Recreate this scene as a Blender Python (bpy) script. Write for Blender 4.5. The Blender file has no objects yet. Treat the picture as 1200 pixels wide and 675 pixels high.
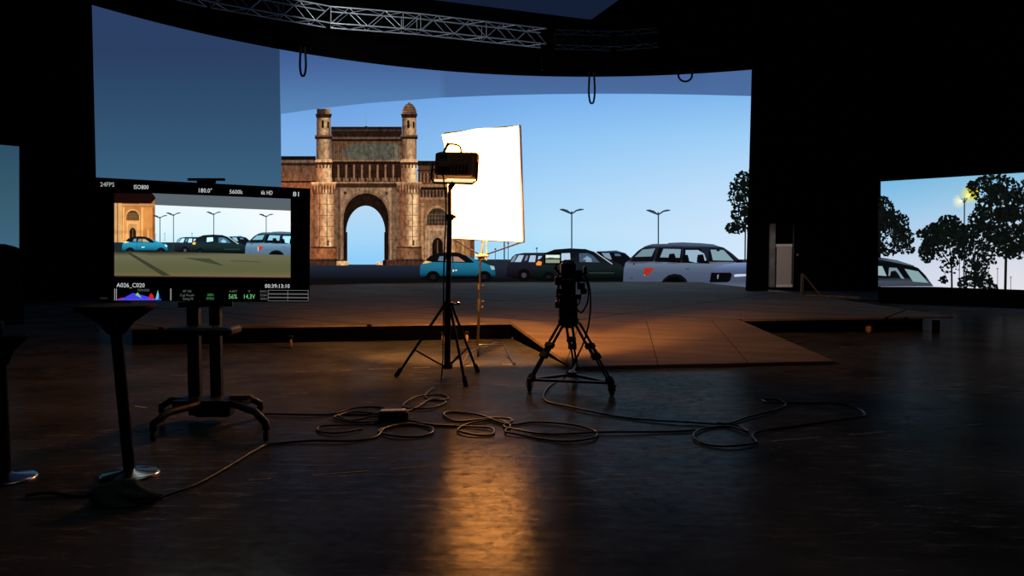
import bpy, bmesh, math, random
from mathutils import Vector, Matrix
random.seed(7)
sc = bpy.context.scene
COL = sc.collection
F = 867.0
CAM_H = 1.5
PITCH = math.atan(37.5 / F)
CAM = Vector((0, 0, CAM_H))

# ------------------------------------------------------------------ colour / maths helpers
def lin1(c):
    c = c / 255.0
    return c / 12.92 if c <= 0.04045 else ((c + 0.055) / 1.055) ** 2.4
def lin(c, g=1.0):
    return (lin1(c[0]) * g, lin1(c[1]) * g, lin1(c[2]) * g, 1.0)
def mix(a, b, t):
    t = max(0.0, min(1.0, t))
    return tuple(x + (y - x) * t for x, y in zip(a, b))
def ramp(v, stops):
    if v <= stops[0][0]: return stops[0][1]
    for (a, ca), (b, cb) in zip(stops, stops[1:]):
        if v <= b: return mix(ca, cb, (v - a) / (b - a))
    return stops[-1][1]
def ray(px, py):
    u = (px - 600) / F; v = (337.5 - py) / F
    ca, sa = math.cos(PITCH), math.sin(PITCH)
    return Vector((u, ca + v * sa, -sa + v * ca))
def G(px, py, z=0.0):
    d = ray(px, py); t = (z - CAM_H) / d.z
    return CAM + d * t
def P(px, py, Y):
    d = ray(px, py)
    return CAM + d * (Y / d.y)
def to_px(p):
    q = Vector(p) - CAM
    ca, sa = math.cos(PITCH), math.sin(PITCH)
    f = q.y * ca - q.z * sa; u = q.y * sa + q.z * ca
    return 600 + F * q.x / f, 337.5 - F * u / f

# ------------------------------------------------------------------ materials
def new_mat(name):
    m = bpy.data.materials.new(name); m.use_nodes = True
    nt = m.node_tree; nt.nodes.clear()
    out = nt.nodes.new('ShaderNodeOutputMaterial')
    return m, nt, out
def pmat(name, col, rough=0.5, metal=0.0, spec=0.5, noise=0.0, scale=20.0, bump=0.0):
    m, nt, out = new_mat(name)
    b = nt.nodes.new('ShaderNodeBsdfPrincipled')
    b.inputs['Base Color'].default_value = lin(col)
    b.inputs['Roughness'].default_value = rough
    b.inputs['Metallic'].default_value = metal
    b.inputs['Specular IOR Level'].default_value = spec
    nt.links.new(b.outputs[0], out.inputs[0])
    if noise > 0 or bump > 0:
        tc = nt.nodes.new('ShaderNodeTexCoord')
        n = nt.nodes.new('ShaderNodeTexNoise'); n.inputs['Scale'].default_value = scale; n.inputs['Detail'].default_value = 5
        nt.links.new(tc.outputs['Object'], n.inputs['Vector'])
        if noise > 0:
            mr = nt.nodes.new('ShaderNodeMapRange')
            mr.inputs['From Min'].default_value = 0.3; mr.inputs['From Max'].default_value = 0.7
            mr.inputs['To Min'].default_value = 1 - noise; mr.inputs['To Max'].default_value = 1 + noise
            nt.links.new(n.outputs['Fac'], mr.inputs[0])
            vm = nt.nodes.new('ShaderNodeVectorMath'); vm.operation = 'SCALE'
            vm.inputs[0].default_value = lin(col)[:3]
            nt.links.new(mr.outputs[0], vm.inputs['Scale'])
            nt.links.new(vm.outputs[0], b.inputs['Base Color'])
        if bump > 0:
            bp = nt.nodes.new('ShaderNodeBump'); bp.inputs['Strength'].default_value = bump; bp.inputs['Distance'].default_value = 0.01
            nt.links.new(n.outputs['Fac'], bp.inputs['Height']); nt.links.new(bp.outputs[0], b.inputs['Normal'])
    return m
def emat(name, col, strength=1.0, sample=True):
    m, nt, out = new_mat(name)
    e = nt.nodes.new('ShaderNodeEmission'); e.inputs[0].default_value = lin(col); e.inputs[1].default_value = strength
    nt.links.new(e.outputs[0], out.inputs[0])
    if not sample: m.cycles.emission_sampling = 'NONE'
    return m
def picture_mat(name, stone=0.0, sample=False, strength=1.0):
    """light of a video screen: the colour stored on the mesh, optionally broken up like carved stone"""
    m, nt, out = new_mat(name)
    e = nt.nodes.new('ShaderNodeEmission'); e.inputs[1].default_value = strength
    a = nt.nodes.new('ShaderNodeAttribute'); a.attribute_name = 'Col'
    src = a.outputs['Color']
    if stone > 0:
        tc = nt.nodes.new('ShaderNodeTexCoord')
        mp = nt.nodes.new('ShaderNodeMapping'); mp.inputs['Scale'].default_value = (7.5, 7.5, 4.0)
        nt.links.new(tc.outputs['Object'], mp.inputs[0])
        n = nt.nodes.new('ShaderNodeTexNoise'); n.inputs['Scale'].default_value = 1.0; n.inputs['Detail'].default_value = 6; n.inputs['Roughness'].default_value = 0.75
        nt.links.new(mp.outputs[0], n.inputs['Vector'])
        mr = nt.nodes.new('ShaderNodeMapRange')
        mr.inputs['From Min'].default_value = 0.32; mr.inputs['From Max'].default_value = 0.68
        mr.inputs['To Min'].default_value = 1 - stone; mr.inputs['To Max'].default_value = 1 + stone
        nt.links.new(n.outputs['Fac'], mr.inputs[0])
        mp2 = nt.nodes.new('ShaderNodeMapping'); mp2.inputs['Scale'].default_value = (0.9, 0.9, 2.4)
        nt.links.new(tc.outputs['Object'], mp2.inputs[0])
        w = nt.nodes.new('ShaderNodeTexVoronoi'); w.feature = 'DISTANCE_TO_EDGE'; w.inputs['Scale'].default_value = 1.0; w.inputs['Randomness'].default_value = 0.25
        nt.links.new(mp2.outputs[0], w.inputs['Vector'])
        mr2 = nt.nodes.new('ShaderNodeMapRange'); mr2.inputs['From Max'].default_value = 0.06
        mr2.inputs['To Min'].default_value = 0.75; mr2.inputs['To Max'].default_value = 1.0
        nt.links.new(w.outputs['Distance'], mr2.inputs[0])
        mu = nt.nodes.new('ShaderNodeMath'); mu.operation = 'MULTIPLY'
        nt.links.new(mr.outputs[0], mu.inputs[0]); nt.links.new(mr2.outputs[0], mu.inputs[1])
        vm = nt.nodes.new('ShaderNodeVectorMath'); vm.operation = 'SCALE'
        nt.links.new(src, vm.inputs[0]); nt.links.new(mu.outputs[0], vm.inputs['Scale'])
        src = vm.outputs[0]
    nt.links.new(src, e.inputs[0]); nt.links.new(e.outputs[0], out.inputs[0])
    if not sample: m.cycles.emission_sampling = 'NONE'
    return m

M = {}
M['black'] = pmat('matte_black', (14, 14, 15), 0.75, spec=0.2)
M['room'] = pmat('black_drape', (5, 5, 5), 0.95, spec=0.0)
M['blackmetal'] = pmat('black_metal', (10, 10, 11), 0.5, metal=0.0, spec=0.35)
M['plastic'] = pmat('black_plastic', (20, 20, 21), 0.5, spec=0.35)
M['rubber'] = pmat('rubber', (12, 12, 12), 0.8, spec=0.2)
M['steel'] = pmat('chrome_steel', (200, 198, 195), 0.22, metal=1.0)
M['dullsteel'] = pmat('dull_steel', (150, 146, 140), 0.42, metal=1.0)
M['truss'] = pmat('aluminium_truss', (170, 172, 175), 0.4, metal=0.6)
M['cable'] = pmat('black_cable', (13, 12, 12), 0.4, spec=0.5)
M['palewood'] = pmat('pale_timber', (120, 112, 100), 0.8, noise=0.3, scale=6)
M['paledoor'] = pmat('pale_door', (165, 155, 150), 0.7)
M['caster'] = pmat('caster_wheel', (190, 150, 110), 0.5)
M['bag'] = pmat('dull_green_cloth', (84, 100, 90), 0.95, spec=0.1, noise=0.3, scale=15, bump=0.4)
M['picture'] = picture_mat('screen_picture')
M['sky'] = picture_mat('screen_sky', sample=True)
M['stone'] = picture_mat('screen_stone', stone=0.7)
M['stone_tv'] = picture_mat('monitor_stone', stone=0.25)
M['tape'] = pmat('white_marking', (190, 180, 165), 0.8, noise=0.5, scale=30)
M['brick'] = pmat('brick_white', (150, 150, 148), 0.5)

# painted studio floor: dark, scuffed, slightly glossy
def floor_mat():
    m, nt, out = new_mat('studio_floor')
    N = nt.nodes.new; L = nt.links.new
    df = N('ShaderNodeBsdfDiffuse'); gs = N('ShaderNodeBsdfGlossy'); mxs = N('ShaderNodeMixShader'); mxs.inputs[0].default_value = 0.035
    gs.inputs[0].default_value = (1, .97, .93, 1)
    L(df.outputs[0], mxs.inputs[1]); L(gs.outputs[0], mxs.inputs[2]); L(mxs.outputs[0], out.inputs[0])
    tc = N('ShaderNodeTexCoord')
    n1 = N('ShaderNodeTexNoise'); n1.inputs['Scale'].default_value = 0.9; n1.inputs['Detail'].default_value = 8; n1.inputs['Roughness'].default_value = 0.65
    L(tc.outputs['Object'], n1.inputs['Vector'])
    cr = N('ShaderNodeValToRGB')
    cr.color_ramp.elements[0].position = 0.3; cr.color_ramp.elements[0].color = (0.032, 0.034, 0.037, 1)
    cr.color_ramp.elements[1].position = 0.72; cr.color_ramp.elements[1].color = (0.118, 0.122, 0.128, 1)
    L(n1.outputs['Fac'], cr.inputs[0])
    # scuffs and scratches
    mp = N('ShaderNodeMapping'); mp.inputs['Rotation'].default_value = (0, 0, 0.35); mp.inputs['Scale'].default_value = (1.2, 6.0, 1)
    L(tc.outputs['Object'], mp.inputs[0])
    n2 = N('ShaderNodeTexNoise'); n2.inputs['Scale'].default_value = 2.4; n2.inputs['Detail'].default_value = 9; n2.inputs['Roughness'].default_value = 0.8
    L(mp.outputs[0], n2.inputs['Vector'])
    cr2 = N('ShaderNodeValToRGB')
    cr2.color_ramp.elements[0].position = 0.53; cr2.color_ramp.elements[0].color = (0, 0, 0, 1)
    cr2.color_ramp.elements[1].position = 0.68; cr2.color_ramp.elements[1].color = (1, 1, 1, 1)
    L(n2.outputs['Fac'], cr2.inputs[0])
    mx = N('ShaderNodeMixRGB'); mx.inputs[2].default_value = (0.42, 0.36, 0.28, 1)
    mlo = N('ShaderNodeTexNoise'); mlo.inputs['Scale'].default_value = 0.55; mlo.inputs['Detail'].default_value = 3
    L(tc.outputs['Object'], mlo.inputs['Vector'])
    mlr = N('ShaderNodeMapRange'); mlr.inputs['From Min'].default_value = 0.42; mlr.inputs['From Max'].default_value = 0.62
    L(mlo.outputs['Fac'], mlr.inputs[0])
    mlm = N('ShaderNodeMath'); mlm.operation = 'MULTIPLY'; L(cr2.outputs[0], mlm.inputs[0]); L(mlr.outputs[0], mlm.inputs[1])
    L(mlm.outputs[0], mx.inputs[0]); L(cr.outputs[0], mx.inputs[1]); L(mx.outputs[0], df.inputs['Color'])
    n3 = N('ShaderNodeTexNoise'); n3.inputs['Scale'].default_value = 3.0; n3.inputs['Detail'].default_value = 6
    L(tc.outputs['Object'], n3.inputs['Vector'])
    mr = N('ShaderNodeMapRange'); mr.inputs['From Min'].default_value = 0.3; mr.inputs['From Max'].default_value = 0.7
    mr.inputs['To Min'].default_value = 0.15; mr.inputs['To Max'].default_value = 0.24
    L(n3.outputs['Fac'], mr.inputs[0]); L(mr.outputs[0], gs.inputs['Roughness'])
    mrs = N('ShaderNodeMapRange'); mrs.inputs['From Min'].default_value = 0.35; mrs.inputs['From Max'].default_value = 0.65; mrs.inputs['To Min'].default_value = 0.024; mrs.inputs['To Max'].default_value = 0.058
    L(n2.outputs['Fac'], mrs.inputs[0])
    n5 = N('ShaderNodeTexNoise'); n5.inputs['Scale'].default_value = 11; n5.inputs['Detail'].default_value = 8; n5.inputs['Roughness'].default_value = 0.75
    L(tc.outputs['Object'], n5.inputs['Vector'])
    mrp = N('ShaderNodeMapRange'); mrp.inputs['From Min'].default_value = 0.34; mrp.inputs['From Max'].default_value = 0.52; mrp.inputs['To Min'].default_value = 0.25; mrp.inputs['To Max'].default_value = 1.0
    L(n5.outputs['Fac'], mrp.inputs[0])
    mup = N('ShaderNodeMath'); mup.operation = 'MULTIPLY'; L(mrs.outputs[0], mup.inputs[0]); L(mrp.outputs[0], mup.inputs[1])
    L(mup.outputs[0], mxs.inputs[0])
    n4 = N('ShaderNodeTexNoise'); n4.inputs['Scale'].default_value = 45; n4.inputs['Detail'].default_value = 6; n4.inputs['Roughness'].default_value = 0.7
    L(tc.outputs['Object'], n4.inputs['Vector'])
    bp = N('ShaderNodeBump'); bp.inputs['Strength'].default_value = 0.07; bp.inputs['Distance'].default_value = 0.01
    L(n4.outputs['Fac'], bp.inputs['Height']); L(bp.outputs[0], gs.inputs['Normal'])
    return m
def board_mat(name, c1, c2, rough, bw, bh, rot, spec, mortar=0.012):
    m, nt, out = new_mat(name)
    N = nt.nodes.new; L = nt.links.new
    b = N('ShaderNodeBsdfPrincipled'); L(b.outputs[0], out.inputs[0])
    tc = N('ShaderNodeTexCoord')
    mp = N('ShaderNodeMapping'); mp.inputs['Rotation'].default_value = (0, 0, rot)
    L(tc.outputs['Object'], mp.inputs[0])
    br = N('ShaderNodeTexBrick'); br.inputs['Scale'].default_value = 1.0
    br.inputs['Brick Width'].default_value = bw; br.inputs['Row Height'].default_value = bh
    br.inputs['Mortar Size'].default_value = mortar; br.offset = 0.0
    br.inputs['Color1'].default_value = lin(c1); br.inputs['Color2'].default_value = lin(c2); br.inputs['Mortar'].default_value = lin((24, 20, 17))
    L(mp.outputs[0], br.inputs['Vector'])
    mp2 = N('ShaderNodeMapping'); mp2.inputs['Scale'].default_value = (0.5, 2.6, 1)
    L(mp.outputs[0], mp2.inputs[0])
    n = N('ShaderNodeTexNoise'); n.inputs['Scale'].default_value = 1.6; n.inputs['Detail'].default_value = 8; n.inputs['Roughness'].default_value = 0.7
    L(mp2.outputs[0], n.inputs['Vector'])
    mr = N('ShaderNodeMapRange'); mr.inputs['From Min'].default_value = 0.28; mr.inputs['From Max'].default_value = 0.72
    mr.inputs['To Min'].default_value = 0.62; mr.inputs['To Max'].default_value = 1.35
    L(n.outputs['Fac'], mr.inputs[0])
    vm = N('ShaderNodeVectorMath'); vm.operation = 'SCALE'
    L(br.outputs['Color'], vm.inputs[0]); L(mr.outputs[0], vm.inputs['Scale'])
    L(vm.outputs[0], b.inputs['Base Color'])
    b.inputs['Roughness'].default_value = rough; b.inputs['Specular IOR Level'].default_value = spec
    return m
M['floor'] = floor_mat()
M['deck'] = board_mat('stage_deck_boards', (146, 130, 113), (132, 118, 103), 0.8, 4.6, 2.4, 0.62, 0.06, 0.03)
M['ramp'] = board_mat('ramp_plywood', (140, 122, 98), (128, 110, 88), 0.75, 1.22, 2.44, 0.14, 0.1, 0.006)

# ------------------------------------------------------------------ mesh builder
class MB:
    def __init__(s): s.v = []; s.f = []; s.smooth = []
    def add(s, vs, fs, smooth=False):
        o = len(s.v); s.v += [Vector(v) for v in vs]
        for f in fs: s.f.append(tuple(i + o for i in f)); s.smooth.append(smooth)
        return s
    def hexa(s, b):   # 8 corners: bottom ring 0-3, top ring 4-7
        return s.add(b, [(3, 2, 1, 0), (4, 5, 6, 7), (0, 1, 5, 4), (1, 2, 6, 5), (2, 3, 7, 6), (3, 0, 4, 7)])
    def box(s, c, size, mat3=None):
        c = Vector(c); hx, hy, hz = size[0] / 2, size[1] / 2, size[2] / 2
        pts = [Vector(p) for p in [(-hx, -hy, -hz), (hx, -hy, -hz), (hx, hy, -hz), (-hx, hy, -hz), (-hx, -hy, hz), (hx, -hy, hz), (hx, hy, hz), (-hx, hy, hz)]]
        if mat3 is not None: pts = [mat3 @ p for p in pts]
        return s.hexa([c + p for p in pts])
    def rbox(s, c, size, mat3=None, bev=0.01):
        """box with chamfered upright edges and chamfered rims"""
        c = Vector(c); hx, hy, hz = size[0] / 2, size[1] / 2, size[2] / 2
        bev = min(bev, hx * .9, hy * .9, hz * .9)
        rings = []
        for z, i in ((-hz, bev), (-hz + bev, 0), (hz - bev, 0), (hz, bev)):
            x, y, k = hx - i, hy - i, bev
            rings.append([Vector(p) for p in [(-x + k, -y, z), (x - k, -y, z), (x, -y + k, z), (x, y - k, z), (x - k, y, z), (-x + k, y, z), (-x, y - k, z), (-x, -y + k, z)]])
        pts = [p for r in rings for p in r]
        if mat3 is not None: pts = [mat3 @ p for p in pts]
        fs = [tuple(reversed(range(8))), tuple(range(24, 32))]
        for r in range(3):
            for i in range(8):
                j = (i + 1) % 8
                fs.append((r * 8 + i, r * 8 + j, r * 8 + 8 + j, r * 8 + 8 + i))
        return s.add([c + p for p in pts], fs)
    def cyl(s, p0, p1, r0, r1=None, seg=12, caps=True):
        r1 = r0 if r1 is None else r1
        p0, p1 = Vector(p0), Vector(p1); d = (p1 - p0).normalized()
        a = d.orthogonal().normalized(); b = d.cross(a)
        vs, fs = [], []
        for p, r in ((p0, r0), (p1, r1)):
            for i in range(seg):
                t = 2 * math.pi * i / seg; vs.append(p + a * (r * math.cos(t)) + b * (r * math.sin(t)))
        for i in range(seg):
            j = (i + 1) % seg; fs.append((i, j, seg + j, seg + i))
        s.add(vs, fs, True)
        if caps: s.add(vs, [tuple(reversed(range(seg))), tuple(range(seg, 2 * seg))])
        return s
    def lathe(s, c, prof, seg=32, axis=None):
        """prof: list of (radius, height) along +z (or axis)"""
        c = Vector(c)
        R = Matrix.Identity(3) if axis is None else Vector((0, 0, 1)).rotation_difference(Vector(axis)).to_matrix()
        vs, fs = [], []
        for r, z in prof:
            for i in range(seg):
                t = 2 * math.pi * i / seg; vs.append(c + R @ Vector((r * math.cos(t), r * math.sin(t), z)))
        for k in range(len(prof) - 1):
            for i in range(seg):
                j = (i + 1) % seg; fs.append((k * seg + i, k * seg + j, (k + 1) * seg + j, (k + 1) * seg + i))
        s.add(vs, fs, True)
        s.add(vs, [tuple(reversed(range(seg))), tuple(range((len(prof) - 1) * seg, len(prof) * seg))])
        return s
    def tube(s, pts, r, seg=8, closed=False):
        pts = [Vector(p) for p in pts]; n = len(pts)
        vs, fs = [], []; a = None
        for k in range(n):
            if closed: d = pts[(k + 1) % n] - pts[k - 1]
            else: d = pts[min(k + 1, n - 1)] - pts[max(k - 1, 0)]
            if d.length < 1e-9: d = Vector((0, 0, 1))
            d.normalize()
            if a is None: a = d.orthogonal().normalized()
            else:
                a = a - d * a.dot(d)
                a = a.normalized() if a.length > 1e-6 else d.orthogonal().normalized()
            b = d.cross(a)
            for i in range(seg):
                t = 2 * math.pi * i / seg; vs.append(pts[k] + a * (r * math.cos(t)) + b * (r * math.sin(t)))
        for k in range(n if closed else n - 1):
            k2 = (k + 1) % n
            for i in range(seg):
                j = (i + 1) % seg; fs.append((k * seg + i, k * seg + j, k2 * seg + j, k2 * seg + i))
        s.add(vs, fs, True)
        if not closed: s.add(vs, [tuple(reversed(range(seg))), tuple(range((n - 1) * seg, n * seg))])
        return s
    def prism(s, poly, ext):
        """extrude a 3D polygon by vector ext"""
        n = len(poly); ext = Vector(ext)
        vs = [Vector(p) for p in poly] + [Vector(p) + ext for p in poly]
        fs = [tuple(reversed(range(n))), tuple(range(n, 2 * n))]
        for i in range(n):
            j = (i + 1) % n; fs.append((i, j, n + j, n + i))
        return s.add(vs, fs)
    def build(s, name, mat, parent=None):
        off = Vector((0, 0, 0))
        q = parent
        while q is not None:
            off += Vector(q.location); q = q.parent
        me = bpy.data.meshes.new(name)
        me.from_pydata([tuple(v - off) for v in s.v], [], s.f)
        for p, sm in zip(me.polygons, s.smooth): p.use_smooth = sm
        me.materials.append(mat)
        bm = bmesh.new(); bm.from_mesh(me)
        bmesh.ops.recalc_face_normals(bm, faces=bm.faces); bm.to_mesh(me); bm.free()
        o = bpy.data.objects.new(name, me); COL.objects.link(o)
        if parent is not None: o.parent = parent
        return o
def smooth_path(pts, n=8, closed=False):
    pts = [Vector(p) for p in pts]; out = []; L = len(pts)
    rng = range(L) if closed else range(L - 1)
    for i in rng:
        g = (lambda k: pts[k % L]) if closed else (lambda k: pts[max(0, min(L - 1, k))])
        p0, p1, p2, p3 = g(i - 1), g(i), g(i + 1), g(i + 2)
        for j in range(n):
            t = j / n
            out.append(0.5 * ((2 * p1) + (p2 - p0) * t + (2 * p0 - 5 * p1 + 4 * p2 - p3) * t * t + (3 * p1 - p0 - 3 * p2 + p3) * t ** 3))
    if not closed: out.append(pts[-1])
    return out
def thing(name, label, cat, loc=(0, 0, 0), group=None):
    o = bpy.data.objects.new(name, None); COL.objects.link(o); o.location = loc
    o.empty_display_size = 0.2
    o['label'] = label; o['category'] = cat
    if group: o['group'] = group
    return o
def tag(o, label, cat, group=None):
    o['label'] = label; o['category'] = cat
    if group: o['group'] = group
    return o
def struct(o): o['kind'] = 'structure'; return o
def plabel(o, t): o['label'] = t; return o

# ------------------------------------------------------------------ the room
H = 13.0
X0, X1, Y0, Y1 = -19.0, 20.0, -5.0, 37.0
struct(MB().box(((X0 + X1) / 2, (Y0 + Y1) / 2, -0.1), (X1 - X0, Y1 - Y0, 0.2)).build('floor', M['floor']))
struct(MB().box(((X0 + X1) / 2, (Y0 + Y1) / 2, H + 0.1), (X1 - X0, Y1 - Y0, 0.2)).build('ceiling', M['room']))
struct(MB().box(((X0 + X1) / 2, Y1 + .1, H / 2), (X1 - X0, 0.2, H)).build('wall_back', M['room']))
struct(MB().box((X0 - .1, (Y0 + Y1) / 2, H / 2), (0.2, Y1 - Y0, H)).build('wall_left', M['room']))
struct(MB().box((X1 + .1, (Y0 + Y1) / 2, H / 2), (0.2, Y1 - Y0, H)).build('wall_right', M['room']))
struct(MB().box(((X0 + X1) / 2, Y0 - .1, H / 2), (X1 - X0, 0.2, H)).build('wall_front', M['room']))

# ------------------------------------------------------------------ pictures on screens
WC = Vector((3.5, 14.4)); WR = 20.3
WZ0, WZ1 = 0.3, 9.8
def on_wall(px, py, layer):
    d = ray(px, py); R = WR - layer * 0.007
    ox, oy = -WC.x, -WC.y
    a = d.x ** 2 + d.y ** 2; b = 2 * (ox * d.x + oy * d.y); c = ox * ox + oy * oy - R * R
    t = (-b + math.sqrt(max(0, b * b - 4 * a * c))) / (2 * a)
    return CAM + d * t
class Ctx:
    def __init__(s, fn, parent, clip=None, gain=1.0, tint=(1, 1, 1), step=10.0, zl=0):
        s.fn = fn; s.parent = parent; s.clip = clip; s.gain = gain; s.tint = tint; s.step = step; s.zl = zl
def draw(ctx, name, polys, mat=None, parent=None, grid=None):
    """polys: (points, colour or colour function, layer) in photograph pixels -> one mesh lying on the screen"""
    vs, fs, cs = [], [], []
    for pts, col, layer in polys:
        bm = bmesh.new()
        bv = [bm.verts.new((x, y, 0)) for x, y in pts]
        try: bm.faces.new(bv)
        except ValueError: bm.free(); continue
        bmesh.ops.triangulate(bm, faces=bm.faces[:], quad_method='BEAUTY', ngon_method='EAR_CLIP')
        def cut(co, no, **k):
            bmesh.ops.bisect_plane(bm, geom=bm.verts[:] + bm.edges[:] + bm.faces[:], plane_co=co, plane_no=no, dist=1e-5, **k)
        if ctx.clip:
            x0, y0, x1, y1 = ctx.clip
            cut((x0, 0, 0), (-1, 0, 0), clear_outer=True); cut((x1, 0, 0), (1, 0, 0), clear_outer=True)
            cut((0, y0, 0), (0, -1, 0), clear_outer=True); cut((0, y1, 0), (0, 1, 0), clear_outer=True)
        if not bm.faces: bm.free(); continue
        xs = [v.co.x for v in bm.verts]; ys = [v.co.y for v in bm.verts]
        st = grid or ctx.step
        if st:
            k = math.floor(min(xs) / st) + 1
            while k * st < max(xs): cut((k * st, 0, 0), (1, 0, 0)); k += 1
            if callable(col) and grid:
                k = math.floor(min(ys) / st) + 1
                while k * st < max(ys): cut((0, k * st, 0), (0, 1, 0)); k += 1
        bm.verts.index_update(); o = len(vs)
        for v in bm.verts:
            vs.append(ctx.fn(v.co.x, v.co.y, layer + ctx.zl))
            c = col(v.co.x, v.co.y) if callable(col) else col
            l = lin(c, ctx.gain); cs.append((l[0] * ctx.tint[0], l[1] * ctx.tint[1], l[2] * ctx.tint[2], 1))
        for f in bm.faces: fs.append(tuple(v.index + o for v in f.verts))
        bm.free()
    if not fs: return None
    par = parent if parent is not None else ctx.parent
    off = Vector((0, 0, 0)); q = par
    while q is not None: off += Vector(q.location); q = q.parent
    me = bpy.data.meshes.new(name)
    me.from_pydata([tuple(v - off) for v in vs], [], fs)
    at = me.attributes.new('Col', 'FLOAT_COLOR', 'POINT')
    for i, c in enumerate(cs): at.data[i].color = c
    me.materials.append(mat or M['picture'])
    o = bpy.data.objects.new(name, me); COL.objects.link(o); o.parent = par
    return o
def rect(x0, y0, x1, y1): return [(x0, y0), (x1, y0), (x1, y1), (x0, y1)]
def ell(cx, cy, rx, ry, n=18): return [(cx + rx * math.cos(2 * math.pi * i / n), cy + ry * math.sin(2 * math.pi * i / n)) for i in range(n)]
def line(x0, y0, x1, y1, w):
    d = math.hypot(x1 - x0, y1 - y0); nx, ny = -(y1 - y0) / d * w / 2, (x1 - x0) / d * w / 2
    return [(x0 + nx, y0 + ny), (x1 + nx, y1 + ny), (x1 - nx, y1 - ny), (x0 - nx, y0 - ny)]
def arch(x0, x1, yb, ys, ya, n=9):
    """pointed arch outline: base yb, springing ys, apex ya"""
    xm = (x0 + x1) / 2; pts = [(x0, yb), (x0, ys)]
    for i in range(1, n):
        t = i / n; pts.append((x0 + (xm - x0) * (1 - math.cos(t * math.pi / 2) ** 1.0) ** 0.92, ys + (ya - ys) * math.sin(t * math.pi / 2) ** 0.86))
    pts.append((xm, ya))
    for i in range(n - 1, 0, -1):
        t = i / n; pts.append((x1 + (xm - x1) * (1 - math.cos(t * math.pi / 2)) ** 0.92, ys + (ya - ys) * math.sin(t * math.pi / 2) ** 0.86))
    pts += [(x1, ys), (x1, yb)]
    return pts

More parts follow.
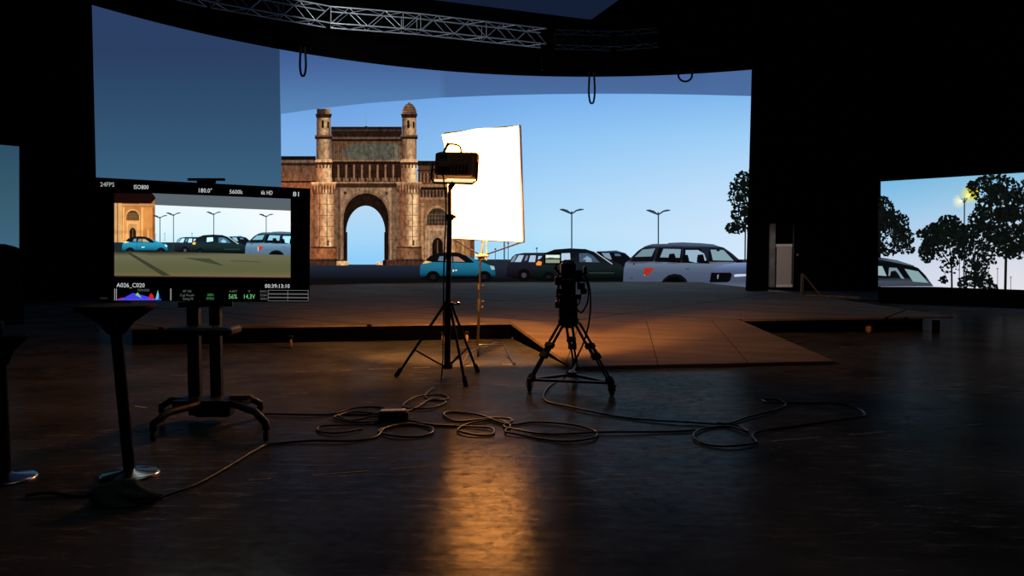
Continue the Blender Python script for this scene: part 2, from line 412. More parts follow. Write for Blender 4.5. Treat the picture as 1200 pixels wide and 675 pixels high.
DK = (26, 16, 12)
def stone(a, b=None, x0=0, x1=1):
    """left-to-right shading across a shaft, as the picture shows"""
    if b is None: return a
    return lambda x, y: mix(a, b, (x - x0) / (x1 - x0))
def gateway(ctx, smat, only_wing=False):
    """the stone gateway shown on the screen"""
    root = draw(ctx, 'gateway', [
        (rect(490, 190, 556, 306), lambda x, y: ramp(y, [(190, (70, 44, 30)), (240, (132, 92, 62)), (300, (140, 98, 66))]), 2)]
        + ([] if only_wing else [
        (rect(300, 186, 372, 306), lambda x, y: ramp(y, [(186, (60, 38, 28)), (196, (128, 90, 66)), (212, (96, 58, 40)), (218, (170, 96, 58)), (306, (120, 80, 56))]), 2),
        (rect(388, 160, 472, 306), lambda x, y: ramp(y, [(160, (88, 62, 44)), (190, (120, 90, 66)), (214, (66, 42, 30)), (222, (118, 88, 64)), (306, (112, 84, 62))]), 2)]), smat, grid=12)
    plabel(root, 'picture of a carved stone gateway with a tall pointed arch')
    A = lambda name, polys, m=None: draw(ctx, name, polys, m or smat, root)
    # wing beside the arch
    A('cornice', [(rect(489, 188.5, 556, 194), DK, 3), (rect(489, 199, 556, 200.5), (44, 28, 20), 3), (rect(489, 216, 556, 219), (150, 108, 74), 3), (rect(490, 219.5, 556, 222.5), DK, 3), (rect(490, 231.5, 556, 234), (150, 108, 74), 3)])
    A('balustrade', [(rect(490, 203, 556, 214), (58, 36, 26), 3)] + [(rect(492 + 4.2 * i, 203, 494 + 4.2 * i, 214), (132, 88, 60), 4) for i in range(15)]
      + [(rect(491, 223, 524, 231), (52, 36, 28), 3)] + [(rect(491 + 4 * i, 223, 492.6 + 4 * i, 231), (120, 88, 62), 4) for i in range(8)])
    A('window_screen', [(arch(498, 527, 306, 258, 241), (166, 124, 88), 3), (arch(500.5, 525, 264, 257, 244), (58, 42, 32), 4)]
      + [(rect(502.5 + 3.6 * i, 249, 503.3 + 3.6 * i, 264), (104, 80, 60), 5) for i in range(6)] + [(rect(501, 251 + 4.4 * i, 524.5, 251.7 + 4.4 * i), (104, 80, 60), 5) for i in range(3)])
    A('doorway', [(rect(501.5, 267, 523, 304), (178, 138, 102), 4), (rect(504, 270.5, 521, 304), (150, 114, 84), 4.5), (arch(506.5, 519, 304, 288, 278.5), DK, 5), (rect(512, 281, 513.4, 298), (96, 66, 48), 6)])
    A('pilaster', [(rect(493.5, 238, 496.5, 304), (176, 130, 90), 3), (rect(529, 238, 533, 304), (178, 130, 88), 3), (rect(533, 238, 556, 304), (150, 104, 66), 2.6), (rect(541, 282, 544, 304), (190, 142, 96), 3.2), (rect(551, 238, 556, 304), (104, 66, 40), 3)])
    if only_wing: return root
    A('cornice', [(rect(300, 183, 370, 187.5), (22, 14, 12), 3), (rect(300, 187.5, 370, 190.5), (110, 88, 72), 3), (rect(300, 191, 370, 194), (46, 28, 22), 3), (rect(300, 212, 370, 214), (40, 22, 16), 3)])
    # attic of the central block
    A('parapet', [(rect(388, 148.5, 471, 160.5), (34, 24, 20), 3), (rect(388, 152, 471, 153.3), (70, 50, 38), 4), (rect(388, 160.5, 471, 163), (96, 70, 52), 4), (rect(388, 163, 471, 165.5), DK, 4), (ell(429, 149.3, 2, 1.6), (20, 14, 14), 3), (rect(428.7, 124, 429.1, 150), (120, 150, 190), 3)])
    A('attic_panel', [([(399, 180), (412, 168.5), (468, 168.5), (468, 187), (412, 187)], (84, 82, 70), 4), (rect(462, 168, 466, 187.5), (112, 98, 78), 5)] + [(rect(390 + 2.3 * i, 167, 391 + 2.3 * i, 187), (70, 46, 32), 3.5) for i in range(5)])
    A('ledge', [(rect(386, 187.8, 472, 189.2), (140, 104, 74), 4), (rect(386, 189.2, 472, 192), DK, 4), (rect(388, 213, 470, 215), (150, 110, 78), 5), (rect(388, 215, 470, 219.5), (56, 36, 26), 5)])
    A('bracket', [(rect(388, 192, 470, 213), (44, 26, 18), 4)] + [(rect(395.5 + 9.2 * i, 193, 397.6 + 9.2 * i, 212), (142, 104, 74), 5) for i in range(8)] + [(rect(388 + 4.6 * i, 208.5, 390.4 + 4.6 * i, 213), (112, 80, 56), 5) for i in range(18)])
    # the great arch
    A('arch', [(rect(399, 220, 458.5, 306), (146, 112, 84), 3), (rect(455.5, 220, 458.5, 306), (170, 134, 102), 3.5), (rect(396, 220, 399, 306), (92, 64, 46), 3.5),
               (arch(400.5, 457.5, 307, 256, 223.5), (122, 92, 68), 4), (arch(402.5, 455.5, 307, 257, 226.5), (30, 18, 12), 5),
               (ell(404.5, 226, 2, 2, 8), (70, 36, 26), 5), (ell(453, 226.5, 2, 2, 8), (92, 66, 50), 5)])
    sky_in = draw(ctx, 'arch_opening', [(arch(405.5, 451.5, 310, 274, 241), lambda x, y: ramp(y, [(240, (186, 218, 244)), (280, (166, 214, 248)), (310, (140, 204, 250))]), 6)], M['picture'], root, grid=12)
    plabel(sky_in, 'pale blue sky seen through the arch')
    A('reveal_edge', [(rect(405, 272, 407, 310), (24, 15, 10), 7)]); A('reveal_edge', [(rect(450.3, 272, 452.5, 310), (24, 15, 10), 7)])
    # two towers
    for k, (cx, w) in enumerate(((379.3, 1.0), (479.5, 1.0))):
        lo, hi = ((196, 128, 84), (240, 190, 136)) if k == 0 else ((146, 98, 66), (240, 198, 146))
        dk = (104, 66, 44)
        sh = lambda a, b: (lambda x, y: ramp((x - cx), [(-13, dk), (-4, a), (4, b), (8, b), (11, a), (13, dk)]))
        up = lambda x, y: ramp(x - cx, [(-9, (60, 40, 32)), (-4, (150, 112, 80)), (2, (206, 162, 116)), (6, (176, 134, 96)), (9, (90, 62, 46))])
        t = draw(ctx, 'tower', [(rect(cx - 8.2, 138, cx + 8.2, 158), up, 6), (rect(cx - 8.6, 163, cx + 8.6, 188), up, 6),
              ([(cx - 9, 192), (cx + 9, 192), (cx + 9.5, 217), (cx - 9.5, 217)], sh(lo, hi), 6),
              (rect(cx - 12, 222, cx + 12.2, 290), sh(lo, hi), 6),
              ([(cx - 14.5, 290), (cx + 14.5, 290), (cx + 15.5, 305), (cx - 15.5, 305)], lambda x, y: mix((172, 104, 62), (128, 74, 44), abs(x - cx) / 15) if k == 0 else mix((150, 104, 70), (96, 62, 42), abs(x - cx) / 15), 6)], smat, root, grid=3)
        B = lambda name, polys: draw(ctx, name, polys, smat, root)
        B('tower_moulding', [([(cx - 9.8, 133.5), (cx + 9.8, 133.5), (cx + 8.6, 138), (cx - 8.6, 138)], (40, 26, 20), 7)])
        B('tower_moulding', [(rect(cx - 10.3, 158, cx + 10, 160), (120, 84, 58), 7), (rect(cx - 10.3, 160, cx + 10, 163), (40, 26, 20), 7)])
        B('tower_moulding', [([(cx - 9, 186.5), (cx + 9, 186.5), (cx + 10.5, 190), (cx - 10.5, 190)], (222, 166, 118), 7), (rect(cx - 10.5, 190, cx + 10.5, 193), (60, 38, 26), 7)]
              + [(rect(cx - 9 + 4 * i, 193, cx - 7.4 + 4 * i, 197), (70, 42, 28), 7) for i in range(5)])
        B('tower_capital', [([(cx - 15, 213.5), (cx + 15, 213.5), (cx + 13, 222), (cx - 13, 222)], lo if k == 0 else (150, 106, 74), 7), (rect(cx - 15, 213.5, cx + 15, 215), hi if k == 0 else (190, 144, 104), 8), (rect(cx - 12.5, 226.5, cx + 12.5, 227.4), (80, 48, 32), 8)]
              + [(rect(cx - 13 + 3.4 * i, 217, cx - 11.6 + 3.4 * i, 226), (88, 52, 34), 8) for i in range(8)])
        B('tower_window', [(rect(cx - 2.3, 141, cx + .3, 150), DK, 7)]); B('tower_window', [(rect(cx + 4.2, 142.5, cx + 6.2, 150), DK, 7)]); B('tower_window', [(rect(cx + 4.4, 281.5, cx + 6.2, 288), (90, 52, 32), 7)])
        B('tower_joint', [(rect(cx - 12, y, cx + 12, y + .6), (124, 80, 54), 7) for y in (239, 252, 265, 277)] + [(rect(cx - 15, 289, cx + 15, 291), (70, 42, 30), 7), (rect(cx - 16, 303.5, cx + 16, 306.5), (54, 34, 26), 7)]
              + [(rect(cx + 3.3, 228, cx + 4.3, 288), (120, 78, 52), 7), (rect(cx - 5.2, 228, cx - 4.4, 288), (120, 78, 52), 7)])
        if k == 1:
            B('dome', [([(cx - 8.8, 134)] + [(cx - 8.8 * math.cos(t * math.pi / 16) ** .8, 134 - 12 * math.sin(t * math.pi / 16) ** 1.1) for t in range(1, 8)] + [(cx, 119.5)]
                      + [(cx + 8.8 * math.cos(t * math.pi / 16) ** .8, 134 - 12 * math.sin(t * math.pi / 16) ** 1.1) for t in range(7, 0, -1)] + [(cx + 8.8, 134)], lambda x, y: mix((150, 110, 84), (84, 58, 46), (x - cx + 8) / 16), 6)]
                      + [(rect(cx - 7.4 + .9 * i, 131.5 - 3 * i, cx + 7.4 - .9 * i, 132.3 - 3 * i), (60, 40, 32), 7) for i in range(4)])
        else:
            B('tower_stub', [(rect(cx - 8, 127.5, cx + 8, 134), lambda x, y: (190, 150, 110) if x > cx + 3 else (60, 42, 34), 6)])
    # steps at its foot
    A('plinth', [(rect(300, 304.5, 556, 311.5), (74, 46, 34), 5.5), (rect(394.5, 306, 408.5, 312), (226, 178, 122), 8), (rect(441, 306.5, 448.5, 311.5), (222, 186, 140), 8), (rect(448.5, 305, 452.5, 311.5), DK, 8), (rect(406, 310.5, 451, 312.5), (24, 18, 20), 8)])
    return root

CARN = [0]
def car(ctx, label, body, col, windows=(), wheels=(), lights=(), extras=()):
    z0_ = ctx.zl; CARN[0] += 1; ctx.zl = z0_ + 4 * (CARN[0] % 8)
    try: return car_(ctx, label, body, col, windows, wheels, lights, extras)
    finally: ctx.zl = z0_
def car_(ctx, label, body, col, windows=(), wheels=(), lights=(), extras=()):
    g0 = ctx.gain; ctx.gain = g0 * (.6, .55, .72, .5, .58, .65)[max(0, CARN[0]) % 6]
    o = draw(ctx, 'car', [(body, col, 12)], grid=5.0); ctx.gain = g0
    if o is None: return None
    plabel(o, label)
    for i_, (w, c) in enumerate(windows): draw(ctx, 'car_window', [(w, c, 13 + .12 * i_)], None, o)
    for (x, y, rx, ry, c) in wheels: draw(ctx, 'wheel', [(ell(x, y, rx + 1.6, ry + 1.6), (8, 8, 10), 13), (ell(x, y, rx * .5, ry * .5), c, 14)], None, o)
    for l, c in lights: draw(ctx, 'car_light', [(l, c, 14)], None, o)
    for n, polys in extras:
        if n in ('seat_silhouette', 'mirror', 'roof_rail', 'number_badge', 'door_handle'):
            for q_ in polys: draw(ctx, n, [q_], None, o)
        else: draw(ctx, n, polys, None, o)
    return o
def cars(ctx, tv=False):
    CARN[0] = -1
    # black car in the second row
    car(ctx, 'picture of a black car half hidden behind the others', [(692, 330), (694, 300), (700, 294.5), (722, 294), (733, 297), (740, 303), (742, 330)], (16, 18, 26),
        [([(705, 296.5), (714, 296.5), (717, 304), (711, 304)], (120, 150, 170)), ([(720, 297), (726, 297.5), (728, 300), (721, 300)], (80, 100, 130))],
        extras=[('roof_edge', [([(698, 295), (722, 293.4), (734, 297), (722, 295.4)], (60, 74, 96), 13)])])
    # dark purple estate
    car(ctx, 'picture of a dark purple estate car seen from behind its tail', [(593, 323), (594, 313), (596, 310), (600, 301), (604, 298), (614, 296.3), (640, 296), (646, 299), (646, 327), (606, 327), (596, 325)],
        lambda x, y: ramp(y, [(296, (40, 46, 70)), (306, (44, 42, 60)), (318, (34, 32, 44)), (327, (10, 10, 14))]),
        [([(598, 307), (602.5, 299.5), (606, 299), (602, 307)], (120, 140, 160)), ([(603, 307), (608, 299), (614, 299), (610.5, 307)], (170, 196, 220)), ([(614.5, 306), (616.5, 299.5), (619, 299.5), (617.5, 305)], (110, 130, 150)), ([(619.5, 307), (621.5, 299.3), (628, 299.3), (627, 307)], (170, 196, 222)), ([(630, 304), (631, 300), (635, 300), (635, 303)], (160, 190, 216))],
        [(614, 322.5, 6, 6, (58, 56, 62))])
    # teal hatchback
    car(ctx, 'picture of a teal hatchback with a black roof', [(492, 322), (492.5, 312), (496, 307), (502, 303), (508, 300), (517, 297), (536, 296.5), (545, 299), (553, 305), (560, 308), (573, 310.5), (579, 314), (581, 322), (578, 326.5), (494, 326.5)],
        lambda x, y: ramp(y, [(300, (42, 134, 166)), (312, (40, 128, 160)), (321, (24, 92, 120)), (325, (8, 14, 18))]),
        [([(513, 305.5), (515, 300.5), (520, 300), (519.5, 306)], (92, 118, 132)), ([(522, 306), (524, 300.5), (530, 300.5), (530, 306.5)], (120, 104, 92)), ([(531.5, 306.5), (531.5, 300.5), (537, 301), (545, 306.8)], (166, 128, 110))],
        [(507.5, 324.5, 6.5, 5.5, (22, 24, 28)), (567.5, 324.5, 6.5, 5.5, (22, 24, 28))],
        [([(495, 309), (499, 305.5), (506, 307), (500, 308.5)], (255, 190, 90)), ([(574, 311), (579, 312), (580, 316), (576, 316)], (150, 190, 200))],
        [('roof', [([(499, 304.5), (504, 300), (512, 297), (524, 295.5), (537, 296), (546, 299.5), (556, 307.5), (552, 308), (537, 299.5), (520, 299), (509, 303), (506, 307), (500, 306)], (14, 12, 16), 12.6)]),
         ('sill', [(rect(498, 323.5, 574, 327), (6, 8, 10), 13), (line(530.8, 301, 531, 321, .6), (16, 60, 78), 13), (line(521, 306, 521, 320, .6), (16, 60, 78), 13)]),
         ('number_badge', [(rect(530.5, 315.8, 532, 318.5), (230, 235, 240), 14), (rect(533.5, 316, 535.5, 317.5), (230, 235, 240), 14)])])
    # dark green car
    car(ctx, 'picture of a dark green car with an orange tail light', [(626, 328), (626.5, 316), (630, 308), (634, 302), (640, 296), (650, 292.3), (668, 291), (686, 291.8), (696, 295), (708, 303), (716, 308.5), (728, 310.5), (732, 314), (733, 328)],
        lambda x, y: ramp(y, [(291, (22, 24, 34)), (303, (30, 34, 42)), (312, (36, 48, 52)), (320, (22, 34, 34)), (328, (8, 12, 12))]),
        [([(656, 306), (656.5, 297), (668, 296.5), (668.5, 304), (662, 303)], (184, 208, 232)), ([(679, 307), (678.5, 297), (688, 296.5), (695, 299.5), (703, 307.5)], (64, 84, 104)), ([(683, 304), (688, 300), (693, 303), (694, 307), (686, 307)], (130, 154, 176))],
        [(643, 325, 5.5, 5, (22, 24, 26))],
        [([(628, 309), (631, 305.5), (635, 307), (634, 311), (629, 311)], (250, 150, 60))],
        [('windscreen_edge', [(line(696.5, 294.8, 717.5, 309.4, 1.1), (176, 184, 196), 14)]), ('sill', [(rect(690, 319.5, 720, 320.2), (60, 70, 66), 14), (rect(632, 326, 733, 329), (6, 8, 8), 14)])])
    # white sports utility vehicle
    seat = lambda x, y: [(x - 4.5, y + 9), (x - 4, y + 3), (x - 3.2, y), (x + 2.8, y - .5), (x + 4, y + 3), (x + 5, y + 9)]
    suv = car(ctx, 'picture of a white sport utility vehicle with dark windows', [(730, 333), (731, 315), (733, 308), (738, 307), (742, 300), (748, 293.5), (756, 288.5), (768, 286), (800, 285), (834, 286.5), (848, 290), (858, 297), (866, 304), (869, 307), (869, 333)],
        lambda x, y: ramp(y, [(285, (112, 130, 158)), (290, (40, 46, 64)), (306, (40, 46, 60)), (308, (134, 152, 180)), (318, (100, 116, 144)), (333, (88, 102, 130))]),
        [([(739, 306.5), (745, 299), (752, 292), (769, 290.5), (765.5, 306.5)], (14, 14, 20)), ([(744, 301), (753, 292.5), (768, 291), (763.5, 300.5)], (112, 140, 152)),
         ([(767, 306.5), (772, 290.5), (799, 290.5), (798, 308)], (10, 10, 14)), ([(773.5, 301.5), (777.5, 291.5), (798, 292), (796.5, 302)], (128, 156, 172)),
         ([(800, 308), (801, 291), (821, 291), (832, 309)], (10, 10, 14)), ([(803, 305), (803.5, 293), (818, 293), (825, 297), (828, 305), (816, 308)], (150, 178, 202)),
         ([(830, 306.5), (831, 291), (849, 292), (864, 307)], (12, 14, 20)), ([(835.5, 305), (832.5, 292.5), (848, 293), (860, 305.5)], (128, 158, 166))],
        [], [([(754.5, 314), (767, 314), (758, 324), (755, 322)], (168, 44, 28)), (line(755.5, 315, 755.5, 323, 1), (230, 220, 214))],
        [('wheel_arch', [([(774, 333.5), (777, 327.5), (783, 322.5), (790, 320.8), (798, 322), (804, 327), (807, 333.5)], (14, 15, 20), 13), ([(777, 333.5), (780, 328), (786, 324.3), (794, 324.3), (801, 328.5), (804, 333.5)], (4, 4, 6), 14)]),
         ('roof_rail', [([(757, 288), (764, 286), (772, 285.4), (772, 287), (764, 287.6)], (74, 92, 116), 13), ([(780, 286.8), (784, 284.6), (800, 284), (822, 285), (836, 286.3), (845, 289.5), (838, 289), (820, 286.6), (800, 285.6)], (70, 86, 108), 13)]),
         ('seat_silhouette', [(seat(787.5, 297.5), (8, 8, 12), 14), (seat(803, 299), (8, 8, 12), 14), (seat(821, 298.5), (8, 8, 12), 14)]),
         ('mirror', [([(862, 305), (866, 304), (870, 304.5), (870, 308.5), (863, 308)], (10, 10, 14), 14), (ell(841.5, 293.6, 2.2, 1, 10), (20, 24, 30), 14)]),
         ('door_handle', [(rect(803.5, 314.5, 808, 315.8), (60, 68, 84), 14), (ell(743, 309.5, 1.2, 1.2, 8), (40, 46, 60), 14), (ell(740, 326, 2, 1.4, 8), (60, 68, 90), 14)])])
    if tv: return
    car(ctx, 'picture of the front of a white car with a black grille', [(829, 336), (831, 325), (833, 317), (838, 313), (848, 310), (862, 308), (880, 307.5), (890, 308), (890, 337)],
        lambda x, y: ramp(y, [(308, (150, 176, 226)), (314, (110, 132, 178)), (319, (92, 104, 136)), (330, (88, 98, 124)), (336, (112, 124, 150))]),
        [], [], [([(860, 322), (864, 321.2), (876, 321), (876, 323.5), (861, 324.5)], (190, 210, 228))],
        [('grille', [([(831.5, 331), (833.5, 319.5), (856, 319.5), (858, 322), (855.5, 329), (852, 330.8)], (8, 8, 12), 14), ([(840.3, 326), (840.6, 322), (842.4, 321.5), (841.5, 327.5)], (130, 134, 146), 15)])])

def street_lamp(ctx, x, yt, yb, w=8, k=1.0, label=None):
    c = (46, 58, 70)
    o = draw(ctx, 'street_lamp', [(rect(x - .75 * k, yt + 4, x + .75 * k, yb), c, 10), ([(x - 14 * k, yt + .4), (x - 10 * k, yt), (x - 5 * k, yt + 1.5), (x, yt + 5.4), (x, yt + 7), (x - 6 * k, yt + 3), (x - 14 * k, yt + 1.4)], c, 10),
        ([(x + 14 * k, yt + .4), (x + 10 * k, yt), (x + 5 * k, yt + 1.5), (x, yt + 5.4), (x, yt + 7), (x + 6 * k, yt + 3), (x + 14 * k, yt + 1.4)], c, 10), (ell(x, yt + 4.6, 1.2, 1.6, 8), c, 10)])
    if o and label: plabel(o, label)
    return o
def foliage(ctx, name, label, clusters, trunk, size=2.4, col=(10, 14, 12), layer=10):
    polys = []
    for (x0, y0, x1, y1, w) in trunk: polys.append((line(x0, y0, x1, y1, w), (14, 14, 14), layer))
    o = draw(ctx, name, polys)
    if o is None: return
    plabel(o, label)
    leaves = []
    for (cx, cy, rx, ry, n) in clusters:
        if n < 150: continue
        k = 26; ph = random.uniform(0, 6)
        leaves.append(([(cx + rx * (.34 + .12 * math.sin(5 * t + ph) + random.uniform(-.1, .1)) * math.cos(t), cy + ry * (.34 + .12 * math.sin(4 * t + ph) + random.uniform(-.1, .1)) * math.sin(t)) for t in [2 * math.pi * i / k for i in range(k)]], col, layer + .5))
    for (cx, cy, rx, ry, n) in clusters:
        for i in range(n):
            r = math.sqrt(random.random()); t = random.uniform(0, 2 * math.pi)
            x, y = cx + rx * r * math.cos(t), cy + ry * r * math.sin(t)
            s = size * random.uniform(.5, 1.25); a = random.uniform(0, math.pi)
            ca, sa = math.cos(a), math.sin(a); q = random.uniform(.4, .8)
            k = random.uniform(.5, 1.6)
            leaves.append(([(x + s * ca, y + s * sa), (x + s * q * -sa, y + s * q * ca), (x - s * ca, y - s * sa), (x + s * q * sa, y - s * q * ca)], tuple(c * k for c in col), layer + 1 + (i % 3) * .2))
    st = ctx.step; ctx.step = None
    draw(ctx, 'foliage', leaves, None, o); ctx.step = st

# ---- the big curved video wall
wall = thing('curved_video_screen', 'tall curved video wall showing a stone gateway, parked cars and blue sky', 'screen', (3.5, 34.0, 0.3))
a0 = math.atan2(24.8 - WC.y, -13.8 - WC.x); a1 = math.atan2(33.6 - WC.y, 11.6 - WC.x)
def wall_pt(t, z, dr=0.0):
    a = a0 + (a1 - a0) * t
    return Vector((WC.x + (WR - dr) * math.cos(a), WC.y + (WR - dr) * math.sin(a), z))
if a0 < a1: a0, a1 = a1, a0
cab = MB(); n = 72
for dr in (-0.03, -0.18):
    cab.add([wall_pt(i / n, z, dr) for i in range(n + 1) for z in (WZ0, WZ1)], [(2 * i, 2 * i + 2, 2 * i + 3, 2 * i + 1) for i in range(n)])
cab.add([p for i in range(n + 1) for p in (wall_pt(i / n, WZ1, -.03), wall_pt(i / n, WZ1, -.18))], [(2 * i, 2 * i + 2, 2 * i + 3, 2 * i + 1) for i in range(n)])
for t in (0, 1): cab.add([wall_pt(t, WZ0, -.03), wall_pt(t, WZ1, -.03), wall_pt(t, WZ1, -.18), wall_pt(t, WZ0, -.18)], [(0, 1, 2, 3)])
cab.build('cabinet', M['black'], wall)
def sky_dim(x, y):
    side = ramp(y, [(10, (44, 62, 100)), (60, (42, 62, 98)), (120, (46, 76, 108)), (170, (52, 86, 116)), (230, (60, 100, 130)), (310, (66, 110, 140))])
    band = ramp(y, [(50, (56, 88, 140)), (80, (70, 102, 156)), (110, (82, 122, 172)), (135, (90, 134, 184))])
    if x > 516: band = mix(band, (66, 92, 142), .45)
    if x > 516 and x > 830: band = mix(band, (78, 110, 160), .4)
    return side if x < 329.5 else band
def sky_lit(x, y):
    l = ramp(y, [(110, (104, 156, 222)), (160, (126, 176, 232)), (220, (136, 190, 240)), (275, (140, 200, 248)), (306, (134, 202, 250))])
    m_ = ramp(y, [(105, (116, 172, 236)), (160, (142, 196, 244)), (220, (168, 212, 248)), (270, (184, 224, 250)), (308, (168, 222, 248))])
    r = ramp(y, [(105, (126, 182, 236)), (160, (158, 206, 246)), (220, (190, 222, 250)), (270, (206, 228, 250)), (308, (214, 232, 250))])
    return mix(mix(l, m_, (x - 400) / 240), r, (x - 640) / 240)
wctx = Ctx(on_wall, wall, zl=2)
def top_y(x): return 0
# dim outer zone, drawn to the wall's true edges
vs, fs, cs = [], [], []
cols = sorted(set([i / 90 for i in range(91)])); rows = 36
def dim_mesh(name, tmin, tmax):
    vs, fs, cs = [], [], []; nx = 60
    for i in range(nx + 1):
        for j in range(rows + 1):
            p = wall_pt(tmin + (tmax - tmin) * i / nx, WZ0 + (WZ1 - WZ0) * j / rows)
            x, y = to_px(p); x = min(x, 329) if tmax < .5 and name == 'dim_side_panel' else max(x, 330)
            vs.append(p - Vector(wall.location)); cs.append(lin(sky_dim(x, y)))
    for i in range(nx):
        for j in range(rows):
            k = i * (rows + 1) + j; fs.append((k, k + rows + 1, k + rows + 2, k + 1))
    me = bpy.data.meshes.new(name); me.from_pydata([tuple(v) for v in vs], [], fs)
    at = me.attributes.new('Col', 'FLOAT_COLOR', 'POINT')
    for i, c in enumerate(cs): at.data[i].color = c
    me.materials.append(M['sky'])
    o = bpy.data.objects.new(name, me); COL.objects.link(o); o.parent = wall
    return o
p329 = on_wall(329.5, 200, 0); t329 = (math.atan2(p329.y - WC.y, p329.x - WC.x) - a0) / (a1 - a0)
plabel(dim_mesh('dim_side_panel', 0, t329), 'dim dusky blue part of the picture')
plabel(dim_mesh('dim_top_band', t329, 1), 'dim blue band along the top of the picture')
curve_top = [(329.5, 133.5), (380, 126.5), (430, 121), (516, 114.5), (580, 111.8), (640, 110.4), (700, 109.8), (760, 110), (820, 111), (897, 113)]
lit = draw(wctx, 'bright_sky', [([(329.5, 331), *curve_top, (897, 331)], sky_lit, 0)], M['sky'], grid=16)
plabel(lit, 'bright daylight sky in the picture')
wctx.clip = (329.5, 0, 900, 400)
gateway(wctx, M['stone'])
draw(wctx, 'sea', [(rect(545, 304, 897, 313), (34, 38, 48), 3), (rect(690, 302.4, 830, 303.2), (150, 180, 200), 3)])
draw(wctx, 'road', [(rect(329.5, 311, 897, 334), lambda x, y: ramp(y, [(311, (34, 40, 54)), (318, (27, 32, 45)), (324, (19, 22, 30)), (326, (12, 12, 14)), (334, (16, 15, 14))]), 9)], grid=8)
for x, yt in ((565, 240), (591, 242)): street_lamp(wctx, x, yt, 306, label='picture of a slim double-armed lamp post')
street_lamp(wctx, 670, 244.5, 300, label='picture of a double-armed lamp post above the dark green car')
street_lamp(wctx, 771.5, 245.5, 292, label='picture of a double-armed lamp post above the white vehicle')
for x, y in ((595.5, 284), (629, 290), (580.5, 291)): draw(wctx, 'distant_pole', [(rect(x - .4, y, x + .4, 306), (60, 76, 90), 8), (rect(x - 1, y, x + 1, y + 2), (60, 76, 90), 8)])
foliage(wctx, 'tree', 'picture of a dark tree at the edge of the sky', [(871, 215, 12, 14, 240), (866, 232, 14, 12, 150), (872, 250, 16, 12, 240), (862, 267, 12, 7, 170), (885, 240, 14, 44, 500), (858, 218, 4, 5, 30), (884, 204, 6, 10, 70)], [(873.5, 262, 873, 306, 1.6), (873, 270, 868, 255, 1), (873, 268, 880, 240, 1.4)], size=2.0)
cars(wctx)
wctx.clip = None

# ------------------------------------------------------------------ side screens
def flat_screen(A, B, z0, z1):
    """vertical flat screen from plan point A to B -> pixel mapper"""
    A = Vector((A[0], A[1], 0)); B = Vector((B[0], B[1], 0)); r = (B - A).normalized(); nrm = Vector((r.y, -r.x, 0))
    if nrm.dot(CAM - A) < 0: nrm = -nrm
    def fn(px, py, layer):
        d = ray(px, py); a = A + nrm * (layer * 0.008)
        t = (a - Vector((0, 0, 0)) - Vector((CAM.x, CAM.y, 0))).dot(nrm) / d.dot(nrm)
        return CAM + d * t
    return A, B, nrm, fn
RA, RB = (11.9, 24.0), (17.6, 18.9)
A, B, nrm, fn = flat_screen(RA, RB, .0, 3.9)
rs = thing('side_screen', 'low flat video screen showing trees and a parked car beside the black partition', 'screen', (A.x, A.y, 0))
pA, pB = A.copy(), B.copy()
MB().hexa([pA - nrm * .15, pB - nrm * .15, pB - nrm * .02, pA - nrm * .02] + [p + Vector((0, 0, 3.92)) for p in (pA - nrm * .15, pB - nrm * .15, pB - nrm * .02, pA - nrm * .02)]).build('cabinet', M['black'], rs)
rctx = Ctx(fn, rs, clip=(to_px(A)[0], 150, 1330, 400), step=None)
def r_sky(x, y):
    l = ramp(y, [(205, (112, 182, 226)), (250, (152, 202, 236)), (290, (190, 212, 236)), (330, (206, 214, 234))])
    r = ramp(y, [(205, (136, 190, 222)), (250, (176, 206, 232)), (290, (208, 216, 232)), (330, (226, 224, 232))])
    return mix(l, r, (x - 1030) / 130)
tz = lambda x, y: to_px
def edge_px(p, z): return to_px(Vector((p.x, p.y, z)))
eA1, eB1 = edge_px(pA, 3.9), edge_px(pB, 3.9)
sk = draw(rctx, 'sky_panel', [([(eA1[0], 345), eA1, eB1, (eB1[0], 352)], r_sky, 0)], M['sky'], grid=14)
draw(rctx, 'dark_ground', [([(1020, 336), (1090, 336), (1110, 338.5), (1150, 342), (1188, 344), (1200, 341.5), (1330, 344), (1330, 420), (1020, 420)], (1, 1, 2), 40)])
glow = (lambda cx, cy, r, c: (lambda x, y: mix(c, r_sky(x, y), math.hypot(x - cx, y - cy) / r)))
gl = draw(rctx, 'street_lamp', [(line(1130.3, 232, 1129.5, 340, 1.6), (60, 66, 70), 4), (line(1130, 238, 1127, 233, 1.2), (70, 70, 60), 4), (line(1130, 238, 1133.5, 232, 1.2), (70, 70, 60), 4),
     (line(1124.5, 300, 1124, 340, 1), (70, 78, 84), 4)])
plabel(gl, 'picture of a lit street lamp among trees')
draw(rctx, 'lamp_glow', [(ell(1124, 236, 9, 9, 20), glow(1124, 236, 9, (255, 250, 205)), 2), (ell(1136, 228, 12, 12, 20), glow(1136, 228, 12, (255, 242, 90)), 2.5)], None, gl, grid=2)
for e_, c_ in ((ell(1126, 235.5, 2.4, 1.8, 10), (255, 250, 225)), (ell(1134.5, 229.5, 3.2, 2.4, 10), (255, 248, 160))): draw(rctx, 'lamp_head', [(e_, c_, 5)], None, gl)
foliage(rctx, 'tree', 'picture of a bushy tree above the parked car', [(1034, 250, 14, 20, 420), (1048, 262, 18, 16, 380), (1058, 278, 13, 12, 220), (1040, 292, 14, 8, 110), (1062, 292, 10, 6, 70), (1030, 275, 10, 20, 140)], [(1028, 286, 1050, 268, 1.2), (1020, 304, 1048, 282, 1)], size=2.2)
